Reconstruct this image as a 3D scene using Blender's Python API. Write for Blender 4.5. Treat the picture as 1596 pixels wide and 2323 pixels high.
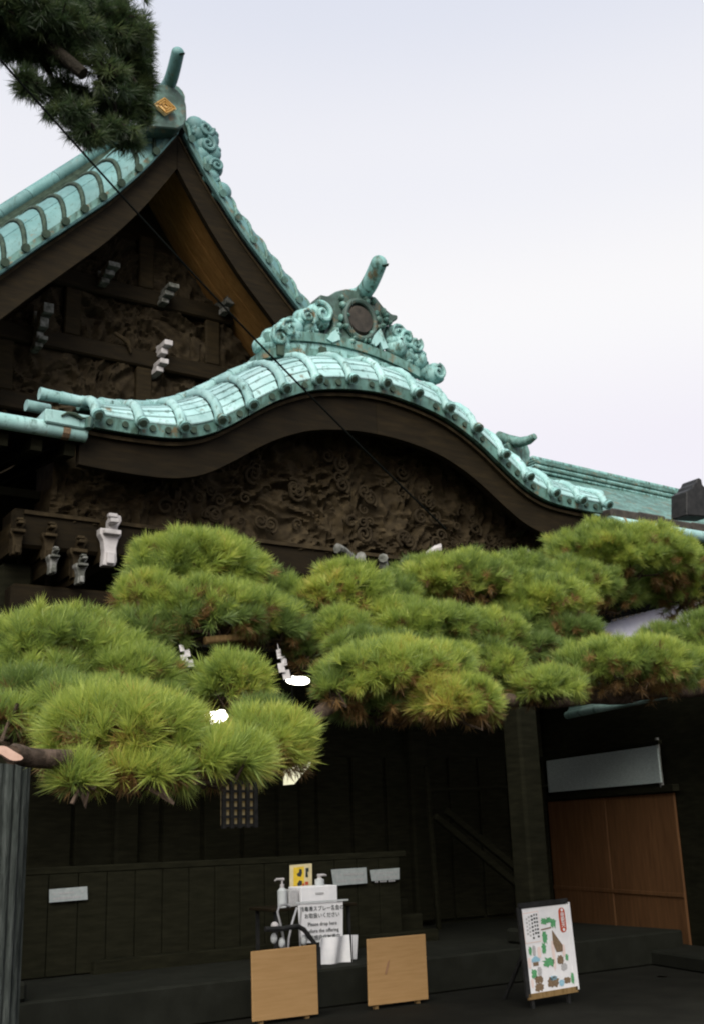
import bpy, bmesh, math, random
import numpy as np
from mathutils import Vector, Matrix, noise

for o in list(bpy.data.objects): bpy.data.objects.remove(o)
random.seed(7); RNG = np.random.default_rng(11)
scene = bpy.context.scene
COL = scene.collection
R = math.radians

# ------------------------------------------------------------------ camera
CAM = Vector((-6.2, -9.0, 1.6))
F, TILT, ROLL, YAW = 2500.0, R(16.2), R(2.0), R(56.8)      # focal length in px of a 1596 x 2322 picture
PW, PH = 1596.0, 2322.0
fwd = Vector((math.cos(YAW)*math.cos(TILT), math.sin(YAW)*math.cos(TILT), math.sin(TILT)))
rgt0 = Vector((math.sin(YAW), -math.cos(YAW), 0)); up0 = rgt0.cross(fwd)
rgt = rgt0*math.cos(ROLL) - up0*math.sin(ROLL)
upv = rgt0*math.sin(ROLL) + up0*math.cos(ROLL)
cd = bpy.data.cameras.new('camera'); cam = bpy.data.objects.new('camera', cd); COL.objects.link(cam)
M4 = Matrix((rgt, upv, -fwd)).transposed().to_4x4(); M4.translation = CAM
cam.matrix_world = M4
cd.sensor_fit = 'VERTICAL'; cd.sensor_height = 36.0; cd.lens = 36.0*F/PH; cd.clip_end = 3000; cd.clip_start = 0.05
scene.camera = cam

# ------------------------------------------------------------------ sky and sun (dusk, soft)
w = bpy.data.worlds.new('World'); scene.world = w; w.use_nodes = True
nt = w.node_tree; nt.nodes.clear()
out = nt.nodes.new('ShaderNodeOutputWorld'); bg = nt.nodes.new('ShaderNodeBackground')
tc = nt.nodes.new('ShaderNodeTexCoord'); sx = nt.nodes.new('ShaderNodeSeparateXYZ')
rp = nt.nodes.new('ShaderNodeValToRGB'); rp.color_ramp.interpolation = 'EASE'
nt.links.new(tc.outputs['Generated'], sx.inputs[0]); nt.links.new(sx.outputs['Z'], rp.inputs[0])
e = rp.color_ramp.elements
e[0].position = 0.0; e[0].color = (0.62, 0.58, 0.68, 1)
e[1].position = 1.0; e[1].color = (0.48, 0.57, 0.76, 1)
for p, c in ((0.18, (0.75, 0.68, 0.77, 1)), (0.30, (0.87, 0.805, 0.84, 1)), (0.44, (0.95, 0.915, 0.89, 1)), (0.55, (0.87, 0.855, 0.88, 1)), (0.68, (0.74, 0.755, 0.835, 1))):
    k = e.new(p); k.color = c
sky = nt.nodes.new('ShaderNodeTexSky'); sky.sky_type = 'NISHITA'; sky.sun_disc = False
sky.sun_elevation = R(20); sky.sun_rotation = R(216)
sc = nt.nodes.new('ShaderNodeVectorMath'); sc.operation = 'SCALE'; sc.inputs['Scale'].default_value = 0.03
ad = nt.nodes.new('ShaderNodeVectorMath'); ad.operation = 'ADD'
nt.links.new(sky.outputs[0], sc.inputs[0]); nt.links.new(sc.outputs[0], ad.inputs[0]); nt.links.new(rp.outputs[0], ad.inputs[1])
nt.links.new(ad.outputs[0], bg.inputs[0]); bg.inputs[1].default_value = 0.86
nt.links.new(bg.outputs[0], out.inputs[0])
sl = bpy.data.lights.new('sun', 'SUN'); sl.energy = 4.2; sl.angle = R(50); sl.color = (1.0, 0.95, 0.86)
so = bpy.data.objects.new('sun', sl); COL.objects.link(so)
so.rotation_euler = Vector((0.48, 0.62, -0.70)).to_track_quat('-Z', 'Y').to_euler(); so.location = (-10, -14, 20)

scene.view_settings.view_transform = 'Standard'; scene.view_settings.look = 'None'
scene.view_settings.exposure = 0.15; scene.view_settings.gamma = 1.0
scene.render.engine = 'CYCLES'
scene.cycles.filter_width = 2.1

# ------------------------------------------------------------------ helpers
def ray(px, py):
    return fwd*F + rgt*(px-PW/2) + upv*(PH/2-py)
def at(px, py, yr):                       # picture point -> world point on the plane yr metres in front (along Y)
    d = ray(px, py); return CAM + d*(yr/d.y)
def onplane(px, py, p0, n):
    d = ray(px, py); return CAM + d*((p0-CAM).dot(n)/d.dot(n))

def node_mat(name):
    m = bpy.data.materials.new(name); m.use_nodes = True
    n = m.node_tree; b = n.nodes['Principled BSDF']; return m, n, b
def ramp(n, stops):
    r = n.nodes.new('ShaderNodeValToRGB'); el = r.color_ramp.elements
    el[0].position = stops[0][0]; el[0].color = (*stops[0][1], 1)
    el[1].position = stops[-1][0]; el[1].color = (*stops[-1][1], 1)
    for p, c in stops[1:-1]:
        k = el.new(p); k.color = (*c, 1)
    return r
def tex(n, scale, detail=6, rough=0.6, mapping=(1,1,1), rnd=True):
    t = n.nodes.new('ShaderNodeTexNoise'); t.inputs['Scale'].default_value = scale
    t.inputs['Detail'].default_value = detail; t.inputs['Roughness'].default_value = rough
    g = n.nodes.new('ShaderNodeNewGeometry'); mp = n.nodes.new('ShaderNodeMapping')
    mp.inputs['Scale'].default_value = mapping
    n.links.new(g.outputs['Position'], mp.inputs[0]); n.links.new(mp.outputs[0], t.inputs[0])
    return t
def bump(n, b, src, strength=0.3, dist=0.01):
    bp = n.nodes.new('ShaderNodeBump'); bp.inputs['Strength'].default_value = strength; bp.inputs['Distance'].default_value = dist
    n.links.new(src, bp.inputs['Height']); n.links.new(bp.outputs[0], b.inputs['Normal'])
def mat(name, stops, scale=6, rough=0.7, mapping=(1,1,1), bmp=0.3, bd=0.01, metal=0, objvar=0.0, spec=0.12):
    m, n, b = node_mat(name)
    t = tex(n, scale, mapping=mapping); r = ramp(n, stops)
    n.links.new(t.outputs['Fac'], r.inputs[0])
    col = r.outputs[0]
    if objvar:
        oi = n.nodes.new('ShaderNodeObjectInfo'); mr = n.nodes.new('ShaderNodeMapRange')
        mr.inputs['To Min'].default_value = 1-objvar; mr.inputs['To Max'].default_value = 1+objvar*0.6
        hs = n.nodes.new('ShaderNodeHueSaturation')
        n.links.new(oi.outputs['Random'], mr.inputs[0]); n.links.new(mr.outputs[0], hs.inputs['Value']); n.links.new(col, hs.inputs['Color'])
        col = hs.outputs[0]
    n.links.new(col, b.inputs['Base Color'])
    b.inputs['Roughness'].default_value = rough; b.inputs['Metallic'].default_value = metal
    b.inputs['Specular IOR Level'].default_value = spec
    if bmp: bump(n, b, t.outputs['Fac'], bmp, bd)
    return m
def copper(name, lo, mid, hi, stain=0.5, brown=0.6):
    m, n, b = node_mat(name)
    t1 = tex(n, 3.2, 8, 0.65); r1 = ramp(n, ((0.30, lo), (0.5, mid), (0.68, hi)))
    n.links.new(t1.outputs['Fac'], r1.inputs[0])
    t2 = tex(n, 9.0, 8, 0.7, mapping=(1.6, 1.6, 0.5)); r2 = ramp(n, ((stain, (0,0,0)), (stain+0.14, (1,1,1))))
    n.links.new(t2.outputs['Fac'], r2.inputs[0])
    mx = n.nodes.new('ShaderNodeMix'); mx.data_type = 'RGBA'; mx.inputs[7].default_value = (0.040, 0.085, 0.062, 1)
    n.links.new(r2.outputs[0], mx.inputs[0]); n.links.new(r1.outputs[0], mx.inputs[6])
    t3 = tex(n, 5.0, 8, 0.7); r3 = ramp(n, ((brown, (0,0,0)), (brown+0.09, (1,1,1))))
    n.links.new(t3.outputs['Fac'], r3.inputs[0])
    m2 = n.nodes.new('ShaderNodeMix'); m2.data_type = 'RGBA'; m2.inputs[7].default_value = (0.15, 0.115, 0.06, 1)
    n.links.new(r3.outputs[0], m2.inputs[0]); n.links.new(mx.outputs[2], m2.inputs[6])
    oi = n.nodes.new('ShaderNodeObjectInfo'); mr = n.nodes.new('ShaderNodeMapRange')
    mr.inputs['To Min'].default_value = 0.85; mr.inputs['To Max'].default_value = 1.12
    hs = n.nodes.new('ShaderNodeHueSaturation')
    n.links.new(oi.outputs['Random'], mr.inputs[0]); n.links.new(mr.outputs[0], hs.inputs['Value']); n.links.new(m2.outputs[2], hs.inputs['Color'])
    n.links.new(hs.outputs[0], b.inputs['Base Color'])
    b.inputs['Roughness'].default_value = 0.62
    bump(n, b, t2.outputs['Fac'], 0.25, 0.006)
    return m
def emit(name, col, s):
    m, n, b = node_mat(name); b.inputs['Base Color'].default_value = (0.25, 0.22, 0.15, 1)
    b.inputs['Emission Color'].default_value = (*col, 1); b.inputs['Emission Strength'].default_value = s
    return m

MT = {}
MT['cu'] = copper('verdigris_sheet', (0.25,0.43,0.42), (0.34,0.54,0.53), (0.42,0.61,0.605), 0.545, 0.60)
MT['cu_roll'] = copper('verdigris_roll', (0.20,0.38,0.36), (0.29,0.49,0.475), (0.39,0.585,0.57), 0.54, 0.60)
MT['cu_dark'] = copper('stained_verdigris', (0.05,0.115,0.098), (0.09,0.20,0.175), (0.17,0.32,0.29), 0.47, 0.56)
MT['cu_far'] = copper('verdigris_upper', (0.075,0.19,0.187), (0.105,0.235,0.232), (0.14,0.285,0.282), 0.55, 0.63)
MT['cu_orn'] = copper('verdigris_ornament', (0.12,0.27,0.25), (0.21,0.41,0.39), (0.31,0.53,0.51), 0.48, 0.58)
MT['cu_canopy'] = copper('dull_verdigris', (0.20,0.36,0.32), (0.30,0.48,0.44), (0.40,0.57,0.53), 0.56, 0.64)
MT['cu_black'] = copper('blackened_verdigris', (0.022,0.042,0.034), (0.045,0.085,0.070), (0.13,0.24,0.21), 0.52, 0.55)
MT['grime_shade'] = mat('grime_shade', ((0.3,(0.020,0.035,0.026)), (0.7,(0.06,0.09,0.065))), 8)  # dark green for grimy seams and courses, and for shade painted on parts
WST = lambda k: ((0.25,(0.013*k,0.0095*k,0.004*k)), (0.5,(0.022*k,0.0155*k,0.0065*k)), (0.75,(0.036*k,0.025*k,0.010*k)))
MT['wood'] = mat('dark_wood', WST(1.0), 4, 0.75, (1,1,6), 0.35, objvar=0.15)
MT['wood_low'] = mat('shaded_wood', ((0.25,(0.0095,0.0098,0.006)), (0.5,(0.0155,0.0155,0.0095)), (0.75,(0.023,0.0225,0.0135))), 4, 0.9, (1,1,6), 0.15, objvar=0.0, spec=0.02)  # hall wood with the deep shade below the eaves put into its colour
MT['wood_h'] = mat('dark_wood_beam', WST(0.58), 4, 0.75, (0.8,5,5), 0.35, objvar=0.15)
MT['soffit'] = mat('soffit_wood', ((0.25,(0.20,0.105,0.035)), (0.5,(0.32,0.17,0.055)), (0.75,(0.42,0.235,0.08))), 5, 0.7, (1,4,1))
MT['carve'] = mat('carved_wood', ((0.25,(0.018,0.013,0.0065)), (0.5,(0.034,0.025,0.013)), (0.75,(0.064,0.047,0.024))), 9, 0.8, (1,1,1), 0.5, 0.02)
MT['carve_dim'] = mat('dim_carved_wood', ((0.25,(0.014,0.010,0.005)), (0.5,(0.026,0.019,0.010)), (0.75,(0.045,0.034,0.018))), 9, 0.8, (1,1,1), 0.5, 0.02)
MT['door'] = mat('brown_door', ((0.25,(0.09,0.044,0.019)), (0.5,(0.125,0.062,0.027)), (0.75,(0.16,0.082,0.036))), 5, 0.6, (3,3,0.4), 0.2)
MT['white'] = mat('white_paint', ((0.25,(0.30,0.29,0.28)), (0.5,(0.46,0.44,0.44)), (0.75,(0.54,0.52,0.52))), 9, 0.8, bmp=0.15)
MT['dim_white'] = mat('shaded_white_paint', ((0.3,(0.04,0.042,0.034)), (0.5,(0.13,0.135,0.12)), (0.7,(0.28,0.28,0.27))), 11, 0.85, bmp=0.2)  # white paint darkened in colour for ends lost in the dark
MT['paper'] = mat('paper', ((0.3,(0.70,0.71,0.73)), (0.7,(0.80,0.80,0.81))), 14, 0.7, bmp=0.05)
MT['slip'] = mat('grey_paper', ((0.3,(0.30,0.34,0.34)), (0.7,(0.42,0.46,0.46))), 20, 0.8, bmp=0.05)  # greyer than the other paper
MT['ink'] = mat('ink', ((0.3,(0.02,0.03,0.03)), (0.7,(0.05,0.06,0.06))), 30, 0.8, bmp=0)
MT['gold'] = mat('gold_leaf', ((0.3,(0.88,0.62,0.26)), (0.7,(0.96,0.76,0.42))), 16, 0.45, metal=0.0, bmp=0.1, spec=0.4)
MT['gold_line'] = mat('gold_shadow_line', ((0.3,(0.34,0.19,0.05)), (0.7,(0.46,0.28,0.09))), 16, 0.6, bmp=0)
MT['stone'] = mat('stone', ((0.25,(0.010,0.011,0.008)), (0.5,(0.014,0.015,0.011)), (0.75,(0.019,0.0205,0.016))), 5, 0.85, (1,1,1), 0.4)
MT['ground'] = mat('ground', ((0.25,(0.008,0.008,0.006)), (0.5,(0.012,0.012,0.009)), (0.75,(0.017,0.017,0.013))), 2.5, 0.9)
MT['grey_post'] = mat('weathered_grey_wood', ((0.25,(0.020,0.024,0.022)), (0.5,(0.045,0.053,0.049)), (0.75,(0.085,0.096,0.09))), 7, 0.95, (5,5,0.7), 1.0, 0.03)
MT['board'] = mat('plywood', ((0.25,(0.36,0.215,0.088)), (0.5,(0.41,0.25,0.108)), (0.75,(0.45,0.28,0.128))), 5, 0.7, (0.6,0.6,7), 0.1)
MT['smear'] = mat('tape_smear', ((0.3,(0.30,0.17,0.09)), (0.7,(0.36,0.21,0.12))), 9, 0.7, bmp=0)
MT['black'] = mat('black_metal', ((0.3,(0.012,0.013,0.013)), (0.7,(0.03,0.03,0.03))), 12, 0.5, bmp=0)
MT['cable'] = mat('cable_black', ((0.3,(0.003,0.004,0.004)), (0.7,(0.006,0.007,0.006))), 30, 0.9, bmp=0, spec=0.02)
MT['chrome'] = mat('steel_tube', ((0.3,(0.42,0.43,0.44)), (0.7,(0.60,0.61,0.62))), 12, 0.35, metal=0.7, bmp=0)
MT['plastic'] = mat('translucent_plastic', ((0.3,(0.42,0.45,0.45)), (0.7,(0.56,0.59,0.60))), 9, 0.4, bmp=0)
MT['blind'] = mat('reed_blind', ((0.25,(0.36,0.44,0.42)), (0.5,(0.52,0.61,0.59)), (0.75,(0.66,0.74,0.73))), 22, 0.35, (1,1,3), 0.3, spec=1.0)
MT['plaster'] = mat('plaster', ((0.3,(0.66,0.68,0.80)), (0.7,(0.80,0.81,0.90))), 5, 0.9, bmp=0.1)
MT['tile'] = mat('roof_tile_grey', ((0.3,(0.03,0.028,0.025)), (0.7,(0.07,0.06,0.05))), 8, 0.7)
MT['bark'] = mat('pine_bark', ((0.25,(0.030,0.022,0.016)), (0.5,(0.075,0.055,0.040)), (0.75,(0.14,0.10,0.075))), 16, 0.95, (1,1,1), 1.0, 0.03)
MT['bark_dark'] = mat('pine_bark_dark', ((0.25,(0.010,0.009,0.007)), (0.5,(0.022,0.019,0.014)), (0.75,(0.04,0.033,0.025))), 16, 0.95, (1,1,1), 1.0, 0.03)  # bark darkened in colour so the overhanging bough looks unlit
MT['sawn'] = mat('sawn_wood', ((0.3,(0.46,0.30,0.23)), (0.7,(0.60,0.41,0.33))), 18, 0.8)
MT['bamboo'] = mat('support_pole_wood', ((0.3,(0.16,0.10,0.04)), (0.7,(0.27,0.18,0.08))), 9, 0.7, (6,1,1))
MT['yellow'] = mat('yellow_print', ((0.3,(0.62,0.42,0.03)), (0.7,(0.72,0.52,0.06))), 20, 0.6, bmp=0)
MT['cream'] = mat('cream_card', ((0.3,(0.55,0.48,0.28)), (0.7,(0.66,0.58,0.36))), 20, 0.7, bmp=0)
MT['red'] = mat('red_print', ((0.3,(0.42,0.06,0.03)), (0.7,(0.52,0.10,0.05))), 20, 0.6, bmp=0)
MT['pgreen'] = mat('green_print', ((0.3,(0.05,0.24,0.10)), (0.7,(0.16,0.42,0.20))), 60, 0.6, bmp=0)
MT['pbrown'] = mat('brown_print', ((0.3,(0.12,0.08,0.05)), (0.7,(0.26,0.19,0.12))), 60, 0.6, bmp=0)
MT['pblue'] = mat('blue_print', ((0.3,(0.20,0.42,0.55)), (0.7,(0.35,0.55,0.65))), 60, 0.6, bmp=0)
MT['ppink'] = mat('pink_print', ((0.3,(0.72,0.58,0.54)), (0.7,(0.78,0.66,0.62))), 60, 0.6, bmp=0)
MT['pgrey'] = mat('grey_print', ((0.3,(0.34,0.34,0.35)), (0.7,(0.48,0.48,0.48))), 60, 0.6, bmp=0)
MT['lamp'] = emit('lamp_glass', (1.0, 0.96, 0.80), 9.0)
MT['lampshade'] = emit('lit_shade', (0.93, 0.90, 0.62), 0.85)
MT['glow'] = emit('dim_lit_paper', (0.75, 0.50, 0.12), 0.05)
MT['extinguisher'] = mat('red_enamel', ((0.3,(0.35,0.03,0.015)), (0.7,(0.45,0.06,0.02))), 9, 0.4, bmp=0)

def needles_mat(name, stops):
    m, n, b = node_mat(name)
    a = n.nodes.new('ShaderNodeAttribute'); a.attribute_name = 'tint'
    r = ramp(n, stops); n.links.new(a.outputs['Fac'], r.inputs[0]); n.links.new(r.outputs[0], b.inputs['Base Color'])
    b.inputs['Roughness'].default_value = 0.45
    tr = n.nodes.new('ShaderNodeBsdfTranslucent'); n.links.new(r.outputs[0], tr.inputs[0])
    ms = n.nodes.new('ShaderNodeMixShader'); ms.inputs[0].default_value = 0.5
    n.links.new(b.outputs[0], ms.inputs[1]); n.links.new(tr.outputs[0], ms.inputs[2])
    n.links.new(ms.outputs[0], n.nodes['Material Output'].inputs[0])
    return m
MT['needle'] = needles_mat('pine_needles', ((0.0,(0.14,0.21,0.06)), (0.3,(0.275,0.37,0.085)), (0.62,(0.42,0.50,0.10)), (0.85,(0.55,0.57,0.12)), (1.0,(0.55,0.38,0.11))))
MT['needle_brown'] = needles_mat('dry_pine_needles', ((0.0,(0.13,0.08,0.03)), (0.6,(0.27,0.155,0.055)), (1.0,(0.38,0.24,0.09))))
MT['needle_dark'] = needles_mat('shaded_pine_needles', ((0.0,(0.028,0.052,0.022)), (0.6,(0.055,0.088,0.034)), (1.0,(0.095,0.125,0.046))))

class MB:
    def __init__(s): s.v = []; s.f = []
    def add(s, vs, fs):
        k = len(s.v); s.v += [Vector(v) for v in vs]; s.f += [tuple(i+k for i in f) for f in fs]; return s
    def hexa(s, p):                       # 8 points: bottom ring 4, top ring 4
        return s.add(p, [(3,2,1,0),(4,5,6,7),(0,1,5,4),(1,2,6,5),(2,3,7,6),(3,0,4,7)])
    def box(s, c, size, ax=None):
        c = Vector(c); X, Y, Z = ax if ax else (Vector((1,0,0)), Vector((0,1,0)), Vector((0,0,1)))
        a, b, d = X*size[0]/2, Y*size[1]/2, Z*size[2]/2
        return s.hexa([c-a-b-d, c+a-b-d, c+a+b-d, c-a+b-d, c-a-b+d, c+a-b+d, c+a+b+d, c-a+b+d])
    def bar(s, p, q, wd, hg, up=(0,0,1)):
        p, q = Vector(p), Vector(q); d = (q-p); L = d.length; d.normalize()
        u = Vector(up); x = d.cross(u).normalized(); z = x.cross(d)
        return s.box((p+q)/2, (L, wd, hg), (d, x, z))
    def tube(s, path, r, n=10, caps=True, squash=1.0):
        path = [Vector(p) for p in path]; m = len(path)
        rr = r if hasattr(r, '__len__') else [r]*m
        base = len(s.v); ref = None
        for i, p in enumerate(path):
            t = (path[min(i+1,m-1)]-path[max(i-1,0)]).normalized()
            if ref is None:
                ref = Vector((0,0,1)) if abs(t.z) < 0.9 else Vector((1,0,0))
            a = (ref - t*ref.dot(t)).normalized(); b = t.cross(a); ref = a
            for k in range(n):
                th = 2*math.pi*k/n
                s.v.append(p + a*(rr[i]*math.cos(th)*squash) + b*(rr[i]*math.sin(th)))
        for i in range(m-1):
            for k in range(n):
                k2 = (k+1) % n
                s.f.append((base+i*n+k, base+i*n+k2, base+(i+1)*n+k2, base+(i+1)*n+k))
        if caps:
            s.f.append(tuple(base+k for k in reversed(range(n)))); s.f.append(tuple(base+(m-1)*n+k for k in range(n)))
        return s
    def ell(s, c, rx, ry, rz, n=10, m=7):
        c = Vector(c); base = len(s.v)
        for i in range(1, m):
            ph = math.pi*i/m
            for k in range(n):
                th = 2*math.pi*k/n
                s.v.append(c + Vector((rx*math.sin(ph)*math.cos(th), ry*math.sin(ph)*math.sin(th), rz*math.cos(ph))))
        t = len(s.v); s.v.append(c+Vector((0,0,rz))); s.v.append(c-Vector((0,0,rz)))
        for i in range(m-2):
            for k in range(n):
                k2 = (k+1) % n
                s.f.append((base+i*n+k, base+(i+1)*n+k, base+(i+1)*n+k2, base+i*n+k2))
        for k in range(n):
            k2 = (k+1) % n
            s.f.append((t, base+k, base+k2)); s.f.append((t+1, base+(m-2)*n+k2, base+(m-2)*n+k))
        return s
    def prism(s, poly, off):              # planar polygon extruded by a vector
        poly = [Vector(p) for p in poly]; n = len(poly); off = Vector(off)
        k = len(s.v); s.v += poly + [p+off for p in poly]
        s.f.append(tuple(k+i for i in range(n))); s.f.append(tuple(k+n+i for i in reversed(range(n))))
        for i in range(n):
            j = (i+1) % n; s.f.append((k+j, k+i, k+n+i, k+n+j))
        return s
    def grid(s, fn, nu, nv, thick=None):
        P = [[Vector(fn(i/nu, j/nv)) for j in range(nv+1)] for i in range(nu+1)]
        k = len(s.v)
        for row in P: s.v += row
        idx = lambda i, j: k+i*(nv+1)+j
        for i in range(nu):
            for j in range(nv): s.f.append((idx(i,j), idx(i+1,j), idx(i+1,j+1), idx(i,j+1)))
        if thick is not None:
            t = Vector(thick); k2 = len(s.v)
            for row in P: s.v += [p+t for p in row]
            id2 = lambda i, j: k2+i*(nv+1)+j
            for i in range(nu):
                for j in range(nv): s.f.append((id2(i,j+1), id2(i+1,j+1), id2(i+1,j), id2(i,j)))
            for i in range(nu):
                s.f.append((idx(i,0), id2(i,0), id2(i+1,0), idx(i+1,0))); s.f.append((idx(i+1,nv), id2(i+1,nv), id2(i,nv), idx(i,nv)))
            for j in range(nv):
                s.f.append((idx(0,j+1), id2(0,j+1), id2(0,j), idx(0,j))); s.f.append((idx(nu,j), id2(nu,j), id2(nu,j+1), idx(nu,j+1)))
        return s
    def build(s, name, m, parent=None, smooth=False, bevel=0.0, **tags):
        vs = s.v; base = Vector((0,0,0))
        if parent is None:
            mn = [min(v[i] for v in vs) for i in range(3)]; mx = [max(v[i] for v in vs) for i in range(3)]
            base = Vector(((mn[0]+mx[0])/2, (mn[1]+mx[1])/2, mn[2]))
        me = bpy.data.meshes.new(name); me.from_pydata([tuple(v-base) for v in vs], [], s.f)
        bm = bmesh.new(); bm.from_mesh(me); bmesh.ops.recalc_face_normals(bm, faces=bm.faces)
        if bevel: bmesh.ops.bevel(bm, geom=bm.edges[:], offset=bevel, segments=1, affect='EDGES')
        bm.to_mesh(me); bm.free()
        if smooth:
            me.polygons.foreach_set('use_smooth', [True]*len(me.polygons))
            try: me.set_sharp_from_angle(angle=R(40))
            except Exception: pass
        me.materials.append(MT[m] if isinstance(m, str) else m)
        o = bpy.data.objects.new(name, me); COL.objects.link(o); o.location = base
        adopt(o, parent); tag(o, **tags); return o
def world_loc(o):
    v = Vector(o.location)
    p = o.parent
    while p: v = Vector(p.location) if p.parent is None else v; p = p.parent
    return v
ROOT = {}
def adopt(o, parent):
    if parent is None: ROOT[o.name] = Vector(o.location); return
    root = ROOT[parent.name]; ROOT[o.name] = root
    o.parent = parent
    if parent.parent is None: o.matrix_parent_inverse = Matrix.Translation(-root)
def tag(o, label=None, cat=None, group=None, kind=None):
    if label: o['label'] = label
    if cat: o['category'] = cat
    if group: o['group'] = group
    if kind: o['kind'] = kind
def thing(name, loc, label, cat, group=None):
    o = bpy.data.objects.new(name, None); COL.objects.link(o); o.location = loc; o.empty_display_size = 0.2
    ROOT[o.name] = Vector(loc); tag(o, label, cat, group); return o
def interp(x, tab):
    x = abs(x)
    xs = [t[0] for t in tab]; zs = [t[1] for t in tab]
    if x <= xs[0]: return zs[0]
    for i in range(len(xs)-1):
        if x <= xs[i+1]:
            # Catmull-Rom style
            t = (x-xs[i])/(xs[i+1]-xs[i]); h = xs[i+1]-xs[i]
            def sl(k):
                if k == 0: return 0.0 if tab is KP else (zs[1]-zs[0])/(xs[1]-xs[0])
                if k == len(xs)-1: return (zs[k]-zs[k-1])/(xs[k]-xs[k-1])
                return (zs[k+1]-zs[k-1])/(xs[k+1]-xs[k-1])
            m0, m1 = sl(i)*h, sl(i+1)*h
            return (2*t**3-3*t**2+1)*zs[i]+(t**3-2*t**2+t)*m0+(-2*t**3+3*t**2)*zs[i+1]+(t**3-t**2)*m1
    return zs[-1]+(x-xs[-1])*(zs[-1]-zs[-2])/(xs[-1]-xs[-2])

# ------------------------------------------------------------------ ground
g = MB(); g.add([(-900,-900,0),(900,-900,0),(900,900,0),(-900,900,0)], [(0,1,2,3)])
g.build('ground', 'ground', kind='structure')

# ------------------------------------------------------------------ temple hall
hall = thing('temple_hall', (0.13, 4.0, 0), 'dark wooden temple hall with pale green copper gables', 'temple')
XC = 0.13
KP = [(0,6.12),(0.25,6.105),(0.55,6.06),(0.85,5.985),(1.16,5.85),(1.40,5.71),(1.62,5.555),(1.82,5.42),(2.0,5.315),(2.2,5.24),(2.4,5.20),(2.7,5.18),(3.0,5.175),(3.3,5.18)]
def kz(u): return interp(u, KP)           # lower edge of the copper fascia, u from the centre line
FH = 0.13                                 # fascia height
SA, SB = 0.80, 0.60                       # depth and rise of the verge strip
def taper(u):                             # the strip narrows towards both ends of the gable
    f = min(1.0, max(0.0, (abs(u)-1.9)/1.3)); return 1.0-0.58*f*f*(3-2*f)
def strip(u, t, lift=0.0):
    th = R(14 + 74*t); k = taper(u)
    y = k*SA*(1-math.cos(th)); z = k*SB*math.sin(th)
    y0 = k*SA*(1-math.cos(R(14))); z0 = k*SB*math.sin(R(14))
    # outward normal of the quarter ellipse
    nrm = Vector((0, -math.cos(th)/SA, math.sin(th)/SB)).normalized()
    p = Vector((XC+u, y-y0, kz(u)+FH+z-z0)); return p + nrm*lift
UE = 3.16
ROLLS = [0,0.42,0.84,1.225,1.60,1.935,2.32,2.74,3.16]
ROLLS = [-r for r in reversed(ROLLS[1:])] + ROLLS
# deck of the porch roof, running back to the main roof
deck = MB()
deck.grid(lambda a, b: strip(-UE+2*UE*a, b, -0.03), 64, 6)
deck.grid(lambda a, b: Vector((XC-UE+2*UE*a, 0.25+0.37*taper(-UE+2*UE*a)+5.6*b, kz(-UE+2*UE*a)+FH+0.40*taper(-UE+2*UE*a)+0.25*b)), 64, 4)
deck.grid(lambda a, b: Vector((XC-UE+2*UE*a, 0.02+0.7*b, kz(-UE+2*UE*a)+0.03)), 64, 2)
porch = deck.build('porch_roof', 'grime_shade', hall, smooth=True)
NCOURSE = 7
for i in range(len(ROLLS)-1):
    u0, u1 = ROLLS[i]+0.060, ROLLS[i+1]-0.056
    for c in range(NCOURSE):
        t0, t1 = c/NCOURSE, (c+1)/NCOURSE-0.012
        jit = random.uniform(-0.004, 0.004)
        m = MB(); m.grid(lambda a, b: strip(u0+(u1-u0)*a, t0+(t1-t0)*b, 0.012-0.010*b+jit), 4, 2, thick=(0,0.004,-0.012))
        m.build('copper_sheet', 'cu', porch, smooth=True)
    m = MB()                               # fascia under the sheets
    m.grid(lambda a, b: Vector((XC+ROLLS[i]+0.004+(ROLLS[i+1]-ROLLS[i]-0.008)*a, -0.004+0.02*(1-b), kz(ROLLS[i]+(ROLLS[i+1]-ROLLS[i])*a)+(FH+0.012)*b)), 5, 1, thick=(0,0.05,0))
    m.build('fascia', 'cu_dark', porch)
    for s_ in (0.32, 0.68):
        if random.random() < 0.35: continue
        uu = ROLLS[i]+(ROLLS[i+1]-ROLLS[i])*s_; zc = kz(uu)+FH*0.52
        m = MB(); m.tube([(XC+uu,-0.012,zc),(XC+uu,0.03,zc)], 0.030+0.006*random.random(), 12)
        m.build('disc', 'grime_shade', porch)
for i, u in enumerate(ROLLS):
    m = MB(); pts = []; rad = []
    for k in range(25):
        t = -0.05+1.02*k/24
        pts.append(strip(u, max(t, -0.05), 0.012)); rad.append(0.051 - 0.009*((k % 4)/4.0))
    pts = [strip(u, 0, 0.012)+Vector((0,-0.07,-0.05))] + pts; rad = [0.050]+rad
    m.tube(pts, rad, 12); m.build('roll', 'cu_roll', porch, smooth=True)
    a = pts[0]; d = (pts[0]-pts[3]).normalized()
    m = MB(); m.tube([a-d*0.02, a+d*0.03], [0.058,0.058], 14)
    m.build('roll_end', 'cu_orn', porch)
    m = MB(); m.tube([a+d*0.028, a+d*0.036], [0.038,0.034], 12); m.build('roll_end_disc', 'grime_shade', porch)
# longitudinal roll along the back of the strip, in short pieces
us = np.linspace(-UE-0.42, UE+0.30, 37)
for i in range(36):
    m = MB(); P = []
    for k in range(4):
        u = us[i]+(us[i+1]-us[i])*k/3
        b = strip(max(-UE,min(UE,u)), 1.0, 0.02); b.x = XC+u
        if abs(u) > UE: b.z += 0.02*(abs(u)-UE)
        P.append(b)
    kk = 1.0 if us[i] > -UE else 0.80
    m.tube(P, [0.075*kk,0.070*kk,0.068*kk,0.066*kk], 12); m.build('ridge_roll', 'cu_roll', porch, smooth=True)
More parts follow.
